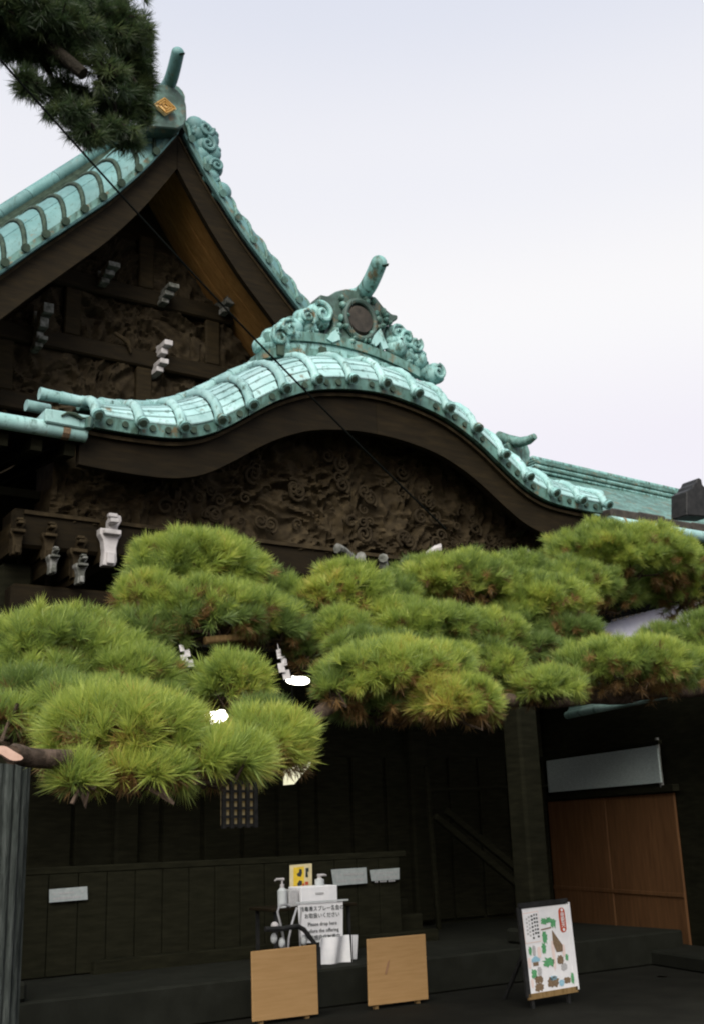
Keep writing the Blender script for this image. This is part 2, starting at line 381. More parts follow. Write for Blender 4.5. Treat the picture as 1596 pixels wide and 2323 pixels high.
# second thin course behind it
m = MB(); m.tube([strip(u, 1.0, 0.0)+Vector((0,0.16,0.045)) for u in np.linspace(-UE,UE,60)], 0.05, 8); m.build('back_course', 'cu_dark', porch, smooth=True)
# left corner blocks
m = MB(); m.tube([at(60,919,9.5), at(60,919,9.5)+Vector((0.22,0.02,0.0))], 0.055, 12); m.build('corner_end', 'cu_roll', porch, smooth=True)
m = MB(); m.prism([at(104,925,8.95), at(208,942,8.95), at(206,968,8.95), at(190,972,8.95), at(104,956,8.95)], (0,0.25,0)); m.build('corner_box', 'cu_roll', porch, bevel=0.012)
m = MB(); m.tube([at(140,943,8.94), at(155,936,8.93), at(172,940,8.93), at(186,949,8.93), at(196,948,8.93)], [0.008,0.014,0.020,0.016,0.006], 8); m.build('fish_motif', 'grime_shade', porch, smooth=True)
m = MB(); m.tube([at(203,950,8.95), at(200,972,8.95)], [0.07,0.05], 12, squash=0.6); m.build('corner_cap', 'cu_dark', porch, smooth=True)

# straight eaves left and right of the curved gable
def eave(x0, x1, name='gutter'):
    n = max(1, int(abs(x1-x0)/0.55)); xs = np.linspace(x0, x1, n+1)
    for i in range(n):
        m = MB(); m.tube([(xs[i]+0.003,0.05,5.10),(xs[i+1]-0.003,0.05,5.10)], 0.072, 12)
        m.build(name, 'cu_roll', hall, smooth=True)
eave(-3.10, -7.6); eave(3.42, 5.9)
m = MB(); m.tube([(-3.32,0.05,5.10),(-3.255,0.05,5.10)], 0.078, 12); m.build('gutter_strap', MT['pbrown'], hall)
m = MB(); m.tube([(3.62,0.05,5.10),(3.655,0.05,5.10)], 0.078, 12); m.build('gutter_strap', MT['pbrown'], hall)
# low eave roof behind the gutters
for x0, x1 in ((-7.6,-3.1),(3.4,5.9)):
    m = MB(); m.hexa([(x0,0.1,5.03),(x1,0.1,5.03),(x1,5.6,6.2),(x0,5.6,6.2),(x0,0.1,5.11),(x1,0.1,5.11),(x1,5.6,6.3),(x0,5.6,6.3)])
    m.build('eave_roof', 'wood_h', hall)
# dark course on the right eave
for i in range(4):
    x = 3.75+0.5*i; m = MB(); m.box((x+0.25,0.42,5.315+0.015*math.sin(i*2.1)), (0.492,0.22,0.15)); m.build('eave_course', 'tile', hall, bevel=0.02)

def spiral(mb, c, r, turns=1.6, tr=0.028, sgn=1, start=0.0):
    P = []; rad = []
    n = 26
    for k in range(n+1):
        f = k/n; th = start+sgn*2*math.pi*turns*f; rr = r*(1-0.86*f)
        P.append(Vector(c)+Vector((rr*math.cos(th), -0.025*f, rr*math.sin(th)))); rad.append(tr*(1-0.45*f))
    mb.tube(P, rad, 8)
# bargeboard of the curved gable (two halves), recessed soffit and carved tympanum
for sgn in (-1, 1):
    m = MB(); m.grid(lambda a, b: Vector((XC+sgn*(0.002+3.25*a), 0.13, kz(3.25*a)-0.015-(0.42-0.10*a)*(1-b))), 40, 1, thick=(0,0.09,0)); m.build('bargeboard', 'wood_h', hall)
    m = MB(); m.grid(lambda a, b: Vector((XC+sgn*(0.002+3.25*a), 0.085, kz(3.25*a)-0.055+0.035*b)), 40, 1, thick=(0,0.05,0)); m.build('bargeboard_trim', 'carve', hall)
def tymp(a, b):
    u = -3.35+6.7*a; zt = kz(u)+0.42; z0 = 4.42; z = z0+(zt-z0)*b
    p = Vector((u*2.2, z*2.2, 0.0)); q = p + 1.1*noise.noise_vector(p*0.7)
    h = 1.0-2.2*abs(noise.noise(q*1.5)) + 0.8*(1-2*abs(noise.noise(q*3.4))) + 0.45*(1-2*abs(noise.noise(q*7.5)))
    return Vector((XC+u, 0.68-0.075*h, z))
m = MB(); m.grid(tymp, 300, 110, thick=(0,0.5,0)); m.build('tympanum_carving', 'carve', hall, smooth=True)
def wood_curl(cx, cz, r, sg):
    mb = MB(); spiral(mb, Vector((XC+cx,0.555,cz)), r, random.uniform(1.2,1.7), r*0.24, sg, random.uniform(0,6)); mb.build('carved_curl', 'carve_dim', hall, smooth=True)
for k in range(70):
    cx = random.uniform(-2.3,2.3); top = kz(cx)-0.50
    wood_curl(cx, random.uniform(4.62, max(4.7,top)), random.uniform(0.05,0.10), random.choice((-1,1)))
# beams under the tympanum
m = MB(); m.box((XC,0.72,4.32), (7.4,0.34,0.36)); m.build('rainbow_beam', 'wood_h', hall, bevel=0.03)
m = MB(); m.box((XC,0.535,4.46), (7.2,0.03,0.035)); m.build('beam_moulding', 'carve', hall)
m = MB(); m.box((XC,0.78,3.62), (7.3,0.30,0.42)); m.build('tie_beam', 'wood_h', hall, bevel=0.03)
def nose(a, b):
    u = -1.3+2.6*a; z = 3.42+0.5*b+0.12*math.sin(a*math.pi); p = Vector((u*3, z*3, 4.0)); q = p+0.8*noise.noise_vector(p*0.6)
    return Vector((XC-1.0+u*0.8, 0.57-0.11*(noise.fractal(q, 1.0, 2.0, 4)+0.5*abs(noise.noise(q*2))), z))
m = MB(); m.grid(nose, 90, 30, thick=(0,0.1,0)); m.build('frog_leg_carving', 'carve', hall, smooth=True)

# main gable ---------------------------------------------------------------
GY = 5.06
GP = [(0,12.45),(0.15,12.2),(0.55,11.59),(0.85,11.19),(1.15,10.82),(1.5,10.45),(1.85,10.08),(2.15,9.77),(2.7,9.17),(3.3,8.60),(4.0,8.05),(4.8,7.55)]
def gz(u): return interp(u, GP)
GA, GB = 1.60, 1.02
def gstrip(sg, u, t, lift=0.0):
    th = R(4+80*t); y = GA*(1-math.cos(th)); z = GB*(math.sin(th)-math.sin(R(4)))
    nrm = Vector((0, -math.cos(th)/GA, math.sin(th)/GB)).normalized()
    return Vector((sg*u, GY+y, gz(u)+0.16+z)) + nrm*lift
GU = 4.6
m = MB()
for sg in (-1, 1):
    m.grid(lambda a, b: gstrip(sg, 0.0+GU*a, b, -0.03), 30, 6)
    m.grid(lambda a, b: Vector((sg*GU*a, GY+1.3+6.7*b, gz(GU*a)+0.95)), 30, 2)
main = m.build('main_gable_roof', 'grime_shade', hall, smooth=True)
GR = [0.16+0.275*k for k in range(17)]
for sg in (-1, 1):
    for i in range(len(GR)-1):
        u0, u1 = GR[i]+0.035, GR[i+1]-0.035
        for c in range(3):
            t0, t1 = c/3, (c+1)/3-0.006
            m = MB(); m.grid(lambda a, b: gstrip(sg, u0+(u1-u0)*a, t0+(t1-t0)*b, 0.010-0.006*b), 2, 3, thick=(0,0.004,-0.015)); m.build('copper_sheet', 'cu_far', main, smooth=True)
        m = MB(); m.grid(lambda a, b: Vector((sg*(GR[i]+0.003+(GR[i+1]-GR[i]-0.006)*a), GY-0.01, gz(GR[i]+(GR[i+1]-GR[i])*a)+0.17*b)), 2, 1, thick=(0,0.07,0)); m.build('fascia', 'cu_dark', main)
    for i, u in enumerate(GR):
        m = MB(); pts = [gstrip(sg, u, 0, 0.0)+Vector((0,-0.06,-0.05))] + [gstrip(sg, u, 0.99*k/16, 0.010) for k in range(17)]
        m.tube(pts, [0.034-0.006*((k%4)/4) for k in range(18)], 10); m.build('roll', 'grime_shade' if sg < 0 else 'cu_dark', main, smooth=True)  # left rolls darker: stain and their unlit side put into the colour
        a = pts[0]; m = MB(); m.tube([a+Vector((0,0.02,0.005)), a+Vector((0,-0.035,-0.01))], 0.062, 12); m.build('roll_end', 'grime_shade' if sg < 0 else 'cu_dark', main)
    # edge roll at the back of the strip
    for i in range(12):
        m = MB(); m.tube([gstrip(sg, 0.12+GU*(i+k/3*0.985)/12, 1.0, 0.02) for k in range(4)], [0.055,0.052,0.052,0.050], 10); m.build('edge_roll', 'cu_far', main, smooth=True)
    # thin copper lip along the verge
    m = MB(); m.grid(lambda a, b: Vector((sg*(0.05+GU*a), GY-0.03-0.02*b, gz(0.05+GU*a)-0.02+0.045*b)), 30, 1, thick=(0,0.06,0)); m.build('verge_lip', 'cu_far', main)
# descending ridge above the left slope
P0, P1 = at(0,487,16.0), at(300,295,16.0); dd = (P1-P0)
for sg in (-1, 1):
    Q0 = P0-dd*0.6; Q1 = P0+dd*1.0
    if sg > 0: Q0, Q1 = Vector((-Q0.x,Q0.y,Q0.z)), Vector((-Q1.x,Q1.y,Q1.z))
    if sg < 0:
        for i in range(8):
            a, b = Q0.lerp(Q1, i/8), Q0.lerp(Q1, (i+0.985)/8)
            m = MB(); m.tube([a, a.lerp(b,0.5), b], 0.13, 14); m.build('descending_ridge_roll', 'cu_far', main, smooth=True)
        up = Vector((0,0,1))
        for k in range(3):
            off = Vector((0,0,-0.17-0.10*k)); m = MB(); m.bar(Q0+off, Q1+off, 0.20+0.07*k, 0.09); m.build('ridge_course', 'grime_shade', main, bevel=0.01)
# bargeboards, soffit, gable wall
for sg in (-1, 1):
    m = MB(); m.grid(lambda a, b: Vector((sg*(0.004+GU*a), GY+0.12, gz(GU*a)-0.02-(0.62+0.12*a)*(1-b))), 30, 1, thick=(0,0.10,0)); m.build('gable_bargeboard', 'wood_h', hall)
    m = MB(); m.grid(lambda a, b: Vector((sg*(0.02+GU*a), GY+0.10, gz(GU*a)-0.10+0.05*b)), 30, 1, thick=(0,0.03,0)); m.build('gable_bargeboard_trim', 'carve', hall)
    # soffit boards behind the bargeboard, one per board
    for k in range(7):
        y0 = GY+0.24+0.19*k
        m = MB(); m.grid(lambda a, b: Vector((sg*(0.03+GU*a), y0+0.182*b, gz(GU*a)-0.33-0.012*(k%2))), 30, 1, thick=(0,0,0.05)); m.build('soffit_board', 'soffit', hall)
WY = GY+1.55
m = MB(); poly = [Vector((-GU,WY,4.6))]+[Vector((-GU+2*GU*i/60, WY, gz(-GU+2*GU*i/60)-0.30)) for i in range(61)]+[Vector((GU,WY,4.6))]
m.prism(poly, (0,0.12,0)); m.build('gable_wall', 'wood', hall)
# struts and beams on the gable wall
for z, hw in ((6.85,4.4),(7.9,3.6),(9.0,2.6),(10.1,1.6)):
    m = MB(); m.box((0,WY-0.14,z), (2*hw,0.26,0.30)); m.build('gable_beam', 'wood_h', hall, bevel=0.03)
for x, z0, z1 in ((0,10.25,11.2),(-1.2,9.15,9.95),(1.2,9.15,9.95),(-2.2,8.05,8.85),(0,8.05,8.85),(2.2,8.05,8.85),(-3.0,7.0,7.75),(-1.0,7.0,7.75),(1.0,7.0,7.75),(3.0,7.0,7.75)):
    m = MB(); m.box((x,WY-0.14,(z0+z1)/2), (0.26,0.22,z1-z0)); m.build('strut', 'wood', hall, bevel=0.02)
def gcarve(a, b):
    z = 6.2+4.9*b; hw = 4.3*(1-b)+0.5; x = -hw+2*hw*a
    p = Vector((x*1.7, z*1.7, 3.0)); q = p + 1.2*noise.noise_vector(p*0.7)
    h = 1.0-2.2*abs(noise.noise(q*1.2)) + 0.8*(1-2*abs(noise.noise(q*2.8))) + 0.4*(1-2*abs(noise.noise(q*6)))
    return Vector((x, WY-0.06-0.09*h, z))
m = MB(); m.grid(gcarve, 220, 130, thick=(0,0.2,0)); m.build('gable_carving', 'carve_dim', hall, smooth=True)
# white-tipped bracket ends on the gable wall
def bracket_end(px, py, yr, hpx, wpx, m_, steps=3, parent=hall):
    c = at(px, py, yr); s_ = (c-CAM).dot(fwd)/F; hgt, wd = hpx*s_, wpx*s_
    mb = MB(); n = steps
    for k in range(n):
        zz = c.z+hgt*((k+0.5)/n-0.5); ww = wd*(0.8+0.35*((k*7)%3)/2); yy = -0.10*k
        mb.box((c.x+0.04*k*wd/0.2, c.y+yy, zz), (ww, 0.34, hgt/n*0.80))
        mb.box((c.x, c.y+0.18, zz), (ww*0.6, 0.30, hgt/n))
    mb.build('bracket_end', m_, parent, bevel=0.008)
    mb = MB(); mb.box((c.x, c.y+0.48, c.z), (wd*0.55, 0.5, hgt*0.8)); mb.build('bracket_arm', 'wood', parent)
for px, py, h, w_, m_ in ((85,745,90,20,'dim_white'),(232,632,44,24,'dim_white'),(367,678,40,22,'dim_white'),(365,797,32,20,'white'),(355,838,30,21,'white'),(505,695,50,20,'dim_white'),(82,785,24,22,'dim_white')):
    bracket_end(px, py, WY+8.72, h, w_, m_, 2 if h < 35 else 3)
m = MB(); m.tube([at(260,755,15.3), at(290,775,15.3), at(298,800,15.3)], [0.03,0.045,0.02], 8); m.build('carved_nose', 'carve', hall, smooth=True)

# ornaments ------------------------------------------------------------------
def scroll(px, py, yr, r, parent, m_='cu_orn', sgn=1, lobe=1.0, start=1.0, curl=True):
    c = at(px, py, yr); mb = MB(); r *= random.uniform(0.9,1.15)
    mb.ell(c+Vector((0,0.07,0)), r*1.05*lobe, 0.12, r*1.02, 14, 9)
    for k in range(3):
        th = random.uniform(0,6.28); rr = r*random.uniform(0.35,0.6)
        mb.ell(c+Vector((r*0.7*lobe*math.cos(th),0.06,r*0.7*math.sin(th))), rr*1.2, 0.10, rr, 10, 7)
    if curl:
        spiral(mb, c+Vector((0,-0.04,0)), r*random.uniform(0.72,0.92), random.uniform(1.1,1.7), r*random.uniform(0.16,0.26), sgn, start)
    mb.build('cloud_scroll', m_, parent, smooth=True)
# porch ornament
OY = 9.60
outl = [(727,667),(745,671),(763,660),(788,654),(831,663),(855,676),(871,697),(889,712),(902,714),(902,723),(886,733),(875,741),(871,759),(878,791),(862,787),(849,781),(828,790),(800,786),(777,784),(762,776),(745,770),(750,752),(759,737),(755,715),(740,700),(722,690)]
m = MB(); m.prism([at(x,y,OY) for x,y in outl], (0,0.22,0))
orn = m.build('ridge_ornament', 'cu_black', hall, bevel=0.015)
c = at(816,725,OY-0.03)
m = MB(); m.tube([c+Vector((0.20*math.cos(t),0,0.235*math.sin(t))) for t in np.linspace(0,2*math.pi,33)], 0.035, 8); m.build('medallion_ring', 'cu_black', orn, smooth=True)
m = MB(); m.tube([c+Vector((0,0.05,0)), c+Vector((0,-0.02,0))], [0.20,0.16], 24); m.build('medallion', 'tile', orn, smooth=True)
for k in range(26):
    m = MB(); x, y = random.choice(outl); q = at((x*2+816)/3+random.uniform(-14,14), (y*2+725)/3+random.uniform(-12,12), OY-0.02)
    m.ell(q, random.uniform(.025,.05), 0.05, random.uniform(.025,.05), 8, 6)
    m.build('relief_boss', 'cu_dark', orn, smooth=True)
m = MB(); m.prism([at(848,760,OY-0.06), at(862,745,OY-0.06), at(880,788,OY-0.06), at(868,792,OY-0.06), at(862,775,OY-0.06), at(852,785,OY-0.06), at(842,778,OY-0.06)], (0,0.06,0)); m.build('leaf', 'cu_roll', orn)
m = MB(); m.prism([at(742,768,OY-0.06), at(757,750,OY-0.06), at(768,742,OY-0.06), at(772,770,OY-0.06), at(755,776,OY-0.06)], (0,0.06,0)); m.build('leaf', 'cu_roll', orn)
# bird-perch cylinder
def perch(pb, pt, yb, yt, r, parent, m_='cu_orn', bend=0.06):
    a, b = at(*pb, yb), at(*pt, yt); P = []; rad = []
    for k in range(13):
        f = k/12; P.append(a.lerp(b, f)-Vector((0,0,bend*math.sin(math.pi*f)))); rad.append(r*(1.12-0.16*f))
    d = (P[-1]-P[-2]).normalized()
    for k in range(1,6):
        th = math.pi/2*k/5; P.append(P[12]+d*(r*0.85*math.sin(th))); rad.append(max(0.01, r*0.96*math.cos(th)))
    m = MB(); m.tube(P, rad, 16); m.build('perch_cylinder', m_, parent, smooth=True)
    m = MB(); q = P[12]+d*0.01; s0 = Vector((0.35,-0.75,-0.35)).normalized()*r
    m.tube([q+s0*0.80-d*0.02, q+s0*0.98-d*0.05], [r*0.55,r*0.42], 14); m.build('perch_end_shade', MT['grime_shade'], parent, smooth=True)  # dark disc painting the shaded underside of the rounded tip
perch((797,676), (859,596), 9.95, 9.20, 0.098, orn, bend=0.12)
# plinth courses below the ornament
for k, (dz, hw, dy, mm) in enumerate(((0.0,1.05,0.0,'cu_dark'),(0.12,0.95,0.03,'cu_orn'),(0.20,1.02,0.0,'cu_dark'))):
    m = MB(); m.grid(lambda a, b: Vector((XC-0.08-hw+2*hw*a, 0.56+dy, 6.66+dz+(0.11 if k != 1 else 0.075)*b-0.16*(2*a-1)**2)), 20, 1, thick=(0,0.3,0)); m.build('plinth_course', mm, orn)
for k in range(7):
    u = -0.85+0.27*k; m = MB(); m.box((XC-0.08+u, 0.55, 6.73-0.16*(u/1.05)**2), (0.085,0.05,0.13)); m.build('plinth_block', 'cu_orn' if k%2 else 'grime_shade', orn, bevel=0.008)
for px, py, r, s_, l_ in ((728,713,0.155,-1,1.0),(694,720,0.13,1,1.0),(668,738,0.11,-1,1.2),(654,748,0.13,1,1.1),(632,768,0.15,1,1.15),(672,760,0.10,-1,1.0),(610,782,0.10,1,1.5),(706,742,0.10,1,1.1),
                        (897,756,0.135,1,1.0),(918,768,0.12,-1,1.0),(938,784,0.13,-1,1.0),(955,815,0.10,1,0.9),(966,838,0.10,1,0.9),(988,846,0.125,-1,1.0),(905,785,0.11,1,1.1),(925,806,0.11,-1,1.2)):
    scroll(px, py, OY+0.02+random.uniform(-0.05,0.05), r, orn, 'cu_orn', s_, l_, random.uniform(0,6), curl=(r > 0.115))
# short ridge running back from the ornament
m = MB(); a = at(745,690,OY+0.2); 
for k in range(5): m = MB(); m.tube([a+Vector((0.1,0.9*k,0)), a+Vector((0.1,0.9*k+0.88,0))], 0.12, 12); m.build('ridge_roll', 'cu_roll', orn, smooth=True)
m = MB(); m.box(a+Vector((0.1,2.3,-0.25)), (0.34,4.4,0.34)); m.build('ridge_body', 'cu_dark', orn)

# main gable ornament
TY = 13.75
outl = [(343,205),(358,192),(380,190),(402,202),(418,218),(424,238),(425,268),(418,284),(404,292),(380,290),(352,288),(330,296),(318,282),(332,262),(338,235)]
m = MB(); m.prism([at(x,y,TY) for x,y in outl], (0,0.35,0)); torn = m.build('gable_ornament', 'cu_black', hall, bevel=0.02)
perch((372,205), (404,120), 14.2, 13.3, 0.105, torn, 'cu_far', bend=0.16)
gp = [at(x,y,TY-0.09) for x,y in ((350,235),(373,221),(401,247),(377,260))]
m = MB(); m.prism(gp, (0,0.05,0)); emb = m.build('crest_plate', 'gold', torn)
ctr = sum(gp, Vector())/4
for k, s_ in enumerate((0.86,0.58,0.30)):
    q = [ctr+(p-ctr)*s_+Vector((0,-0.012,0)) for p in gp]
    m = MB()
    for j in range(4):
        if k == 1 and j == 3: continue
        m.bar(q[j], q[(j+1)%4].lerp(q[j], 0.0 if j < 3 else 0.22), 0.02, 0.028, up=(0,1,0))
    m.build('crest_line', 'gold_line', torn)
for px, py, r, s_ in ((448,280,0.15,1),(466,294,0.17,-1),(480,312,0.16,1),(470,330,0.16,-1),(486,344,0.15,1),(476,362,0.14,1),(490,378,0.13,-1),(484,398,0.14,1),(508,430,0.15,1),(452,300,0.14,1),(462,348,0.13,1),
                       (330,300,0.14,1),(352,282,0.13,-1),(310,318,0.12,1)):
    scroll(px, py, TY+0.35, r, torn, 'cu_far' if px > 400 else 'cu_dark', s_, 1.0, random.uniform(0,6), curl=(s_ < 0))
a = at(395,215,TY+0.4); m = MB(); m.tube([a, a+Vector((0,7,0))], 0.2, 14); m.build('ridge_roll', 'cu_dark', torn, smooth=True)

# body of the hall ------------------------------------------------------------
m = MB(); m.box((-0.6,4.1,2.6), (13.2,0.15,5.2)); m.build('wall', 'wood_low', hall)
m = MB(); m.box((0,2.9,0.175), (9.4,4.3,0.35)); m.build('podium', 'stone', hall, bevel=0.02)
m = MB(); m.box((0,3.4,4.75), (13.4,5.0,0.08)); m.build('porch_ceiling', 'wood_low', hall)
for x in (-3.42, 2.58):
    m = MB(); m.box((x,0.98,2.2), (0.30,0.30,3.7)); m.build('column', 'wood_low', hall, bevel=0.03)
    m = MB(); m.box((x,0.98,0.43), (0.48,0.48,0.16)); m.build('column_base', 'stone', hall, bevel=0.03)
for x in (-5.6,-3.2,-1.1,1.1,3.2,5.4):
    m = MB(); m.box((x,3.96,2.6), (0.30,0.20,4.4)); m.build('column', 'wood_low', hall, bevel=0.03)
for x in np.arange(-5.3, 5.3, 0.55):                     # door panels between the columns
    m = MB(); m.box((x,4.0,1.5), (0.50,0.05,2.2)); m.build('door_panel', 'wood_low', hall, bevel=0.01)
for i in range(5): m = MB(); m.box((0,2.3+0.3*i,0.35+0.17*i/2+0.04), (4.2,0.32,0.17*(i+1)-0.02*i)); m.build('step', 'wood_low', hall, bevel=0.01)
for i in range(23):                                       # rafters under the right and left eaves
    x = -7.4+0.3*i if i < 15 else 3.2+0.3*(i-15)
    m = MB(); m.bar((x,0.15,4.98), (x,3.9,5.55), 0.10, 0.12); m.build('rafter', 'wood_low', hall)
# bracket set with white painted ends at the left, others half lost in the dark
def white_bracket(px, py, yr, k, m_, parent):
    c = at(px, py, yr); s_ = (c-CAM).dot(fwd)/F*k
    prof = [(-12,62),(12,62),(16,50),(14,20),(18,0),(24,-12),(24,-22),(16,-22),(16,-30),(24,-46),(22,-58),(4,-60),(-2,-44),(-2,-24),(-20,-24),(-20,-10),(-13,4),(-10,30)]
    mb = MB(); mb.prism([c+Vector((x*s_*1.15,0,-y*s_)) for x,y in prof], (0,0.10,0)); mb.build('bracket_end', m_, parent, bevel=0.006)
    for z0, z1, dy, ww in ((-58,-48,0.06,22),(-44,-33,0.10,20),(-20,-8,0.06,40),(30,60,0.03,18)):
        mb = MB(); mb.box(c+Vector((2*s_,-dy/2,-(z0+z1)/2*s_)), (ww*s_,dy,(z1-z0)*s_*0.9)); mb.build('bracket_block', m_, parent, bevel=0.006)
    mb = MB(); mb.box(c+Vector((0,0.45,0)), (30*s_,0.7,100*s_)); mb.build('bracket_arm', 'wood', parent)
white_bracket(250,1222,9.42,1.0,'white',hall)
for px, py, k in ((178,1262,0.8),(112,1225,0.7),(40,1215,0.7)): white_bracket(px, py, 9.48, k, 'carve', hall)
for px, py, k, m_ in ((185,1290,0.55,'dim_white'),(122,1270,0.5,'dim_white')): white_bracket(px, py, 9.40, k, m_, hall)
for (x0,y0,x1,y1,m_) in ((765,1243,805,1268,'dim_white'),(1000,1243,965,1258,'white'),(1200,1252,1165,1285,'dim_white'),(868,1265,870,1290,'dim_white'),(925,1270,905,1288,'dim_white'),(818,1262,820,1280,'dim_white')):
    a, b = at(x0,y0,9.45), at(x1,y1,9.55); mb = MB(); mb.tube([a, a.lerp(b,0.35)+Vector((0,0,0.02)), a.lerp(b,0.7)-Vector((0,0,0.015)), b], [0.055,0.04,0.055,0.03], 8); mb.build('carved_nose', m_, hall, smooth=True)

# ------------------------------------------------------------------ neighbouring hall at the right
nb = thing('side_hall', tuple(Vector((10.5,7.5,0))), 'side hall with banded green copper ridge beyond the curved gable', 'building')
NY = 15.2
A, B = at(1195,1034,NY), at(1700,1148,NY)
hgts = [(a_*0.45,b_*0.45,c_,d_) for a_,b_,c_,d_ in ((0.0,0.075,0.14,'cu_orn'),(0.14,0.06,0.17,'cu_dark'),(0.27,0.06,0.22,'cu_dark'),(0.40,0.06,0.20,'cu_orn'),(0.53,0.06,0.25,'cu_dark'),(0.66,0.06,0.22,'cu_orn'))]
for dz, hh, wd, m_ in hgts:
    m = MB(); m.bar(A-Vector((0,0,dz+0.06)), B-Vector((0,0,dz+0.06)), wd*2, hh*2); m.build('ridge_course', m_, nb, bevel=0.015)
nr = 14
for i in range(nr):
    x0 = A.x-0.8+(B.x-A.x+1.4)*i/nr; x1 = A.x-0.8+(B.x-A.x+1.4)*(i+0.985)/nr
    zt = A.z-0.40
    m = MB(); m.hexa([(x0,A.y-0.1,zt),(x1,A.y-0.1,zt),(x1,A.y-4.0,zt-2.6),(x0,A.y-4.0,zt-2.6),(x0,A.y-0.1,zt+.03),(x1,A.y-0.1,zt+.03),(x1,A.y-4.0,zt-2.57),(x0,A.y-4.0,zt-2.57)]); m.build('roof_panel', 'cu_dark', nb)
m = MB(); m.hexa([(A.x-0.8,A.y+0.1,A.z-0.46),(B.x+.6,A.y+0.1,A.z-0.46),(B.x+.6,A.y+4.0,A.z-3.4),(A.x-0.8,A.y+4.0,A.z-3.4),(A.x-0.8,A.y+0.1,A.z-0.38),(B.x+.6,A.y+0.1,A.z-0.38),(B.x+.6,A.y+4.0,A.z-3.3),(A.x-0.8,A.y+4.0,A.z-3.3)]); m.build('rear_roof', 'cu_dark', nb)
# end ornament with tusk
outl = [(1150,1004),(1165,994),(1182,996),(1196,1008),(1202,1025),(1200,1046),(1190,1060),(1172,1052),(1158,1030)]
m = MB(); m.prism([at(x,y,NY-0.4) for x,y in outl], (0,0.5,0)); m.build('ridge_end_ornament', 'cu_dark', nb, bevel=0.02)
m = MB(); m.tube([at(1128,990,NY-0.1), at(1150,998,NY-0.3), at(1178,1003,NY-0.55), at(1198,998,NY-0.75), at(1212,989,NY-0.9)], [0.11,0.11,0.10,0.085,0.06], 12); m.build('perch_cylinder', 'cu_dark', nb, smooth=True)
# plaster wall and a row of round tile ends below a verge
Z1 = 12.6
m = MB(); m.hexa([at(1360,1500,Z1)*1, at(1600,1500,Z1), at(1600,1500,Z1)+Vector((0,.2,0)), at(1360,1500,Z1)+Vector((0,.2,0)), at(1360,1395,Z1), at(1600,1340,Z1), at(1600,1340,Z1)+Vector((0,.2,0)), at(1360,1395,Z1)+Vector((0,.2,0))]); m.build('plaster_wall', 'plaster', nb)
m = MB(); q = at(1480,1500,Z1); m.box((q.x,q.y+0.15,q.z/2), (3.0,0.2,q.z)); m.build('lower_wall', 'wood', nb)
for i in range(15):
    f = i/14; px, py = 1378+f*190, 1406-f*56
    m = MB(); m.tube([at(px,py,Z1-0.25), at(px,py,Z1-0.05)], 0.05, 10); m.build('tile_end', 'tile', nb)
m = MB(); m.prism([at(1370,1404,Z1-0.2), at(1580,1340,Z1-0.2), at(1580,1250,Z1-0.2), at(1370,1300,Z1-0.2)], (0,0.1,0)); m.build('verge_board', 'tile', nb)
# dark finial at the far right
outl = [(1556,1114),(1563,1109),(1569,1106),(1572,1098),(1577,1094),(1580,1086),(1585,1083),(1590,1087),(1592,1098),(1597,1104),(1606,1106),(1612,1120),(1612,1172),(1556,1168)]
m = MB(); m.prism([at(x,y,10.2) for x,y in outl], (0,0.3,0)); m.build('dark_finial', 'black', hall, bevel=0.012)

# ------------------------------------------------------------------ side wing with blind and brown door
WQ = at(1228,1722,13.0); wd = Vector((0.22,0.975,0)).normalized(); wn = Vector((wd.y,-wd.x,0))
def wp(px, py, off=0.0): return onplane(px, py, WQ-wn*off, wn)
wing = thing('side_wing', (WQ.x-wd.x*2, WQ.y-wd.y*2, 0), 'dark side wing with brown door under a pale reed blind', 'building')
zu = Vector((0,0,1))
def wbox(a, b, z0, z1, t0, t1, name, m_, bevel=0.008, parent=None):   # along the wing from ground point a to b
    a, b = Vector((a.x,a.y,0)), Vector((b.x,b.y,0))
    m = MB(); p = [a-wn*t1+zu*z0, b-wn*t1+zu*z0, b-wn*t0+zu*z0, a-wn*t0+zu*z0]
    m.hexa(p+[q+zu*(z1-z0) for q in p]); return m.build(name, m_, parent or wing, bevel=bevel)
far = WQ+wd*1.0; near = WQ-wd*7.5
wbox(near, far, 0, 3.6, -0.18, -0.02, 'wall', 'wood_low')
dl, dr = wp(1244,1815), wp(1528,1792)
zt = dl.z-0.02
dmid = dl.lerp(dr, 0.5)
wbox(dl, dmid-wd*0.0, 0.12, zt, -0.01, 0.035, 'door', 'door')
wbox(dmid-wd*0.012, dr, 0.12, zt, -0.01, 0.025, 'door', 'door')
for f in (0.36,): 
    wbox(dl, dr, zt*f, zt*f+0.05, 0.036, 0.045, 'door_rail', 'door', 0.004)
wbox(dl+wd*0.1, dr-wd*0.1, zt+0.01, zt+0.10, -0.01, 0.09, 'lintel', 'wood_low')
bl, br = wp(1247,1725,0.06), wp(1498,1686,0.06)
zb0, zb1 = wp(1250,1797,0.06).z, bl.z
nsl = 18
for i in range(nsl):
    a_, b_ = zb0+(zb1-zb0)*i/nsl, zb0+(zb1-zb0)*(i+0.86)/nsl
    wbox(bl, br, a_, b_, 0.055, 0.072, 'blind_reed', 'blind', 0)
wbox(bl, br, zb0, zb1, 0.045, 0.052, 'blind_backing', 'blind', 0)
wbox(bl+wd*0.12, br-wd*0.08, zb1+0.01, zb1+0.06, 0.04, 0.10, 'blind_rail', 'wood_low', 0.004)
pl = wp(1233,1765); wbox(pl+wd*0.05, pl-wd*0.03, zb0-0.16, zb1+0.02, 0.05, 0.10, 'blind_cord_board', 'white', 0.004)
pl = wp(1504,1720); wbox(pl+wd*0.025, pl-wd*0.015, zb0-0.06, zb1+0.10, 0.05, 0.09, 'blind_cord_board', 'dim_white', 0.004)
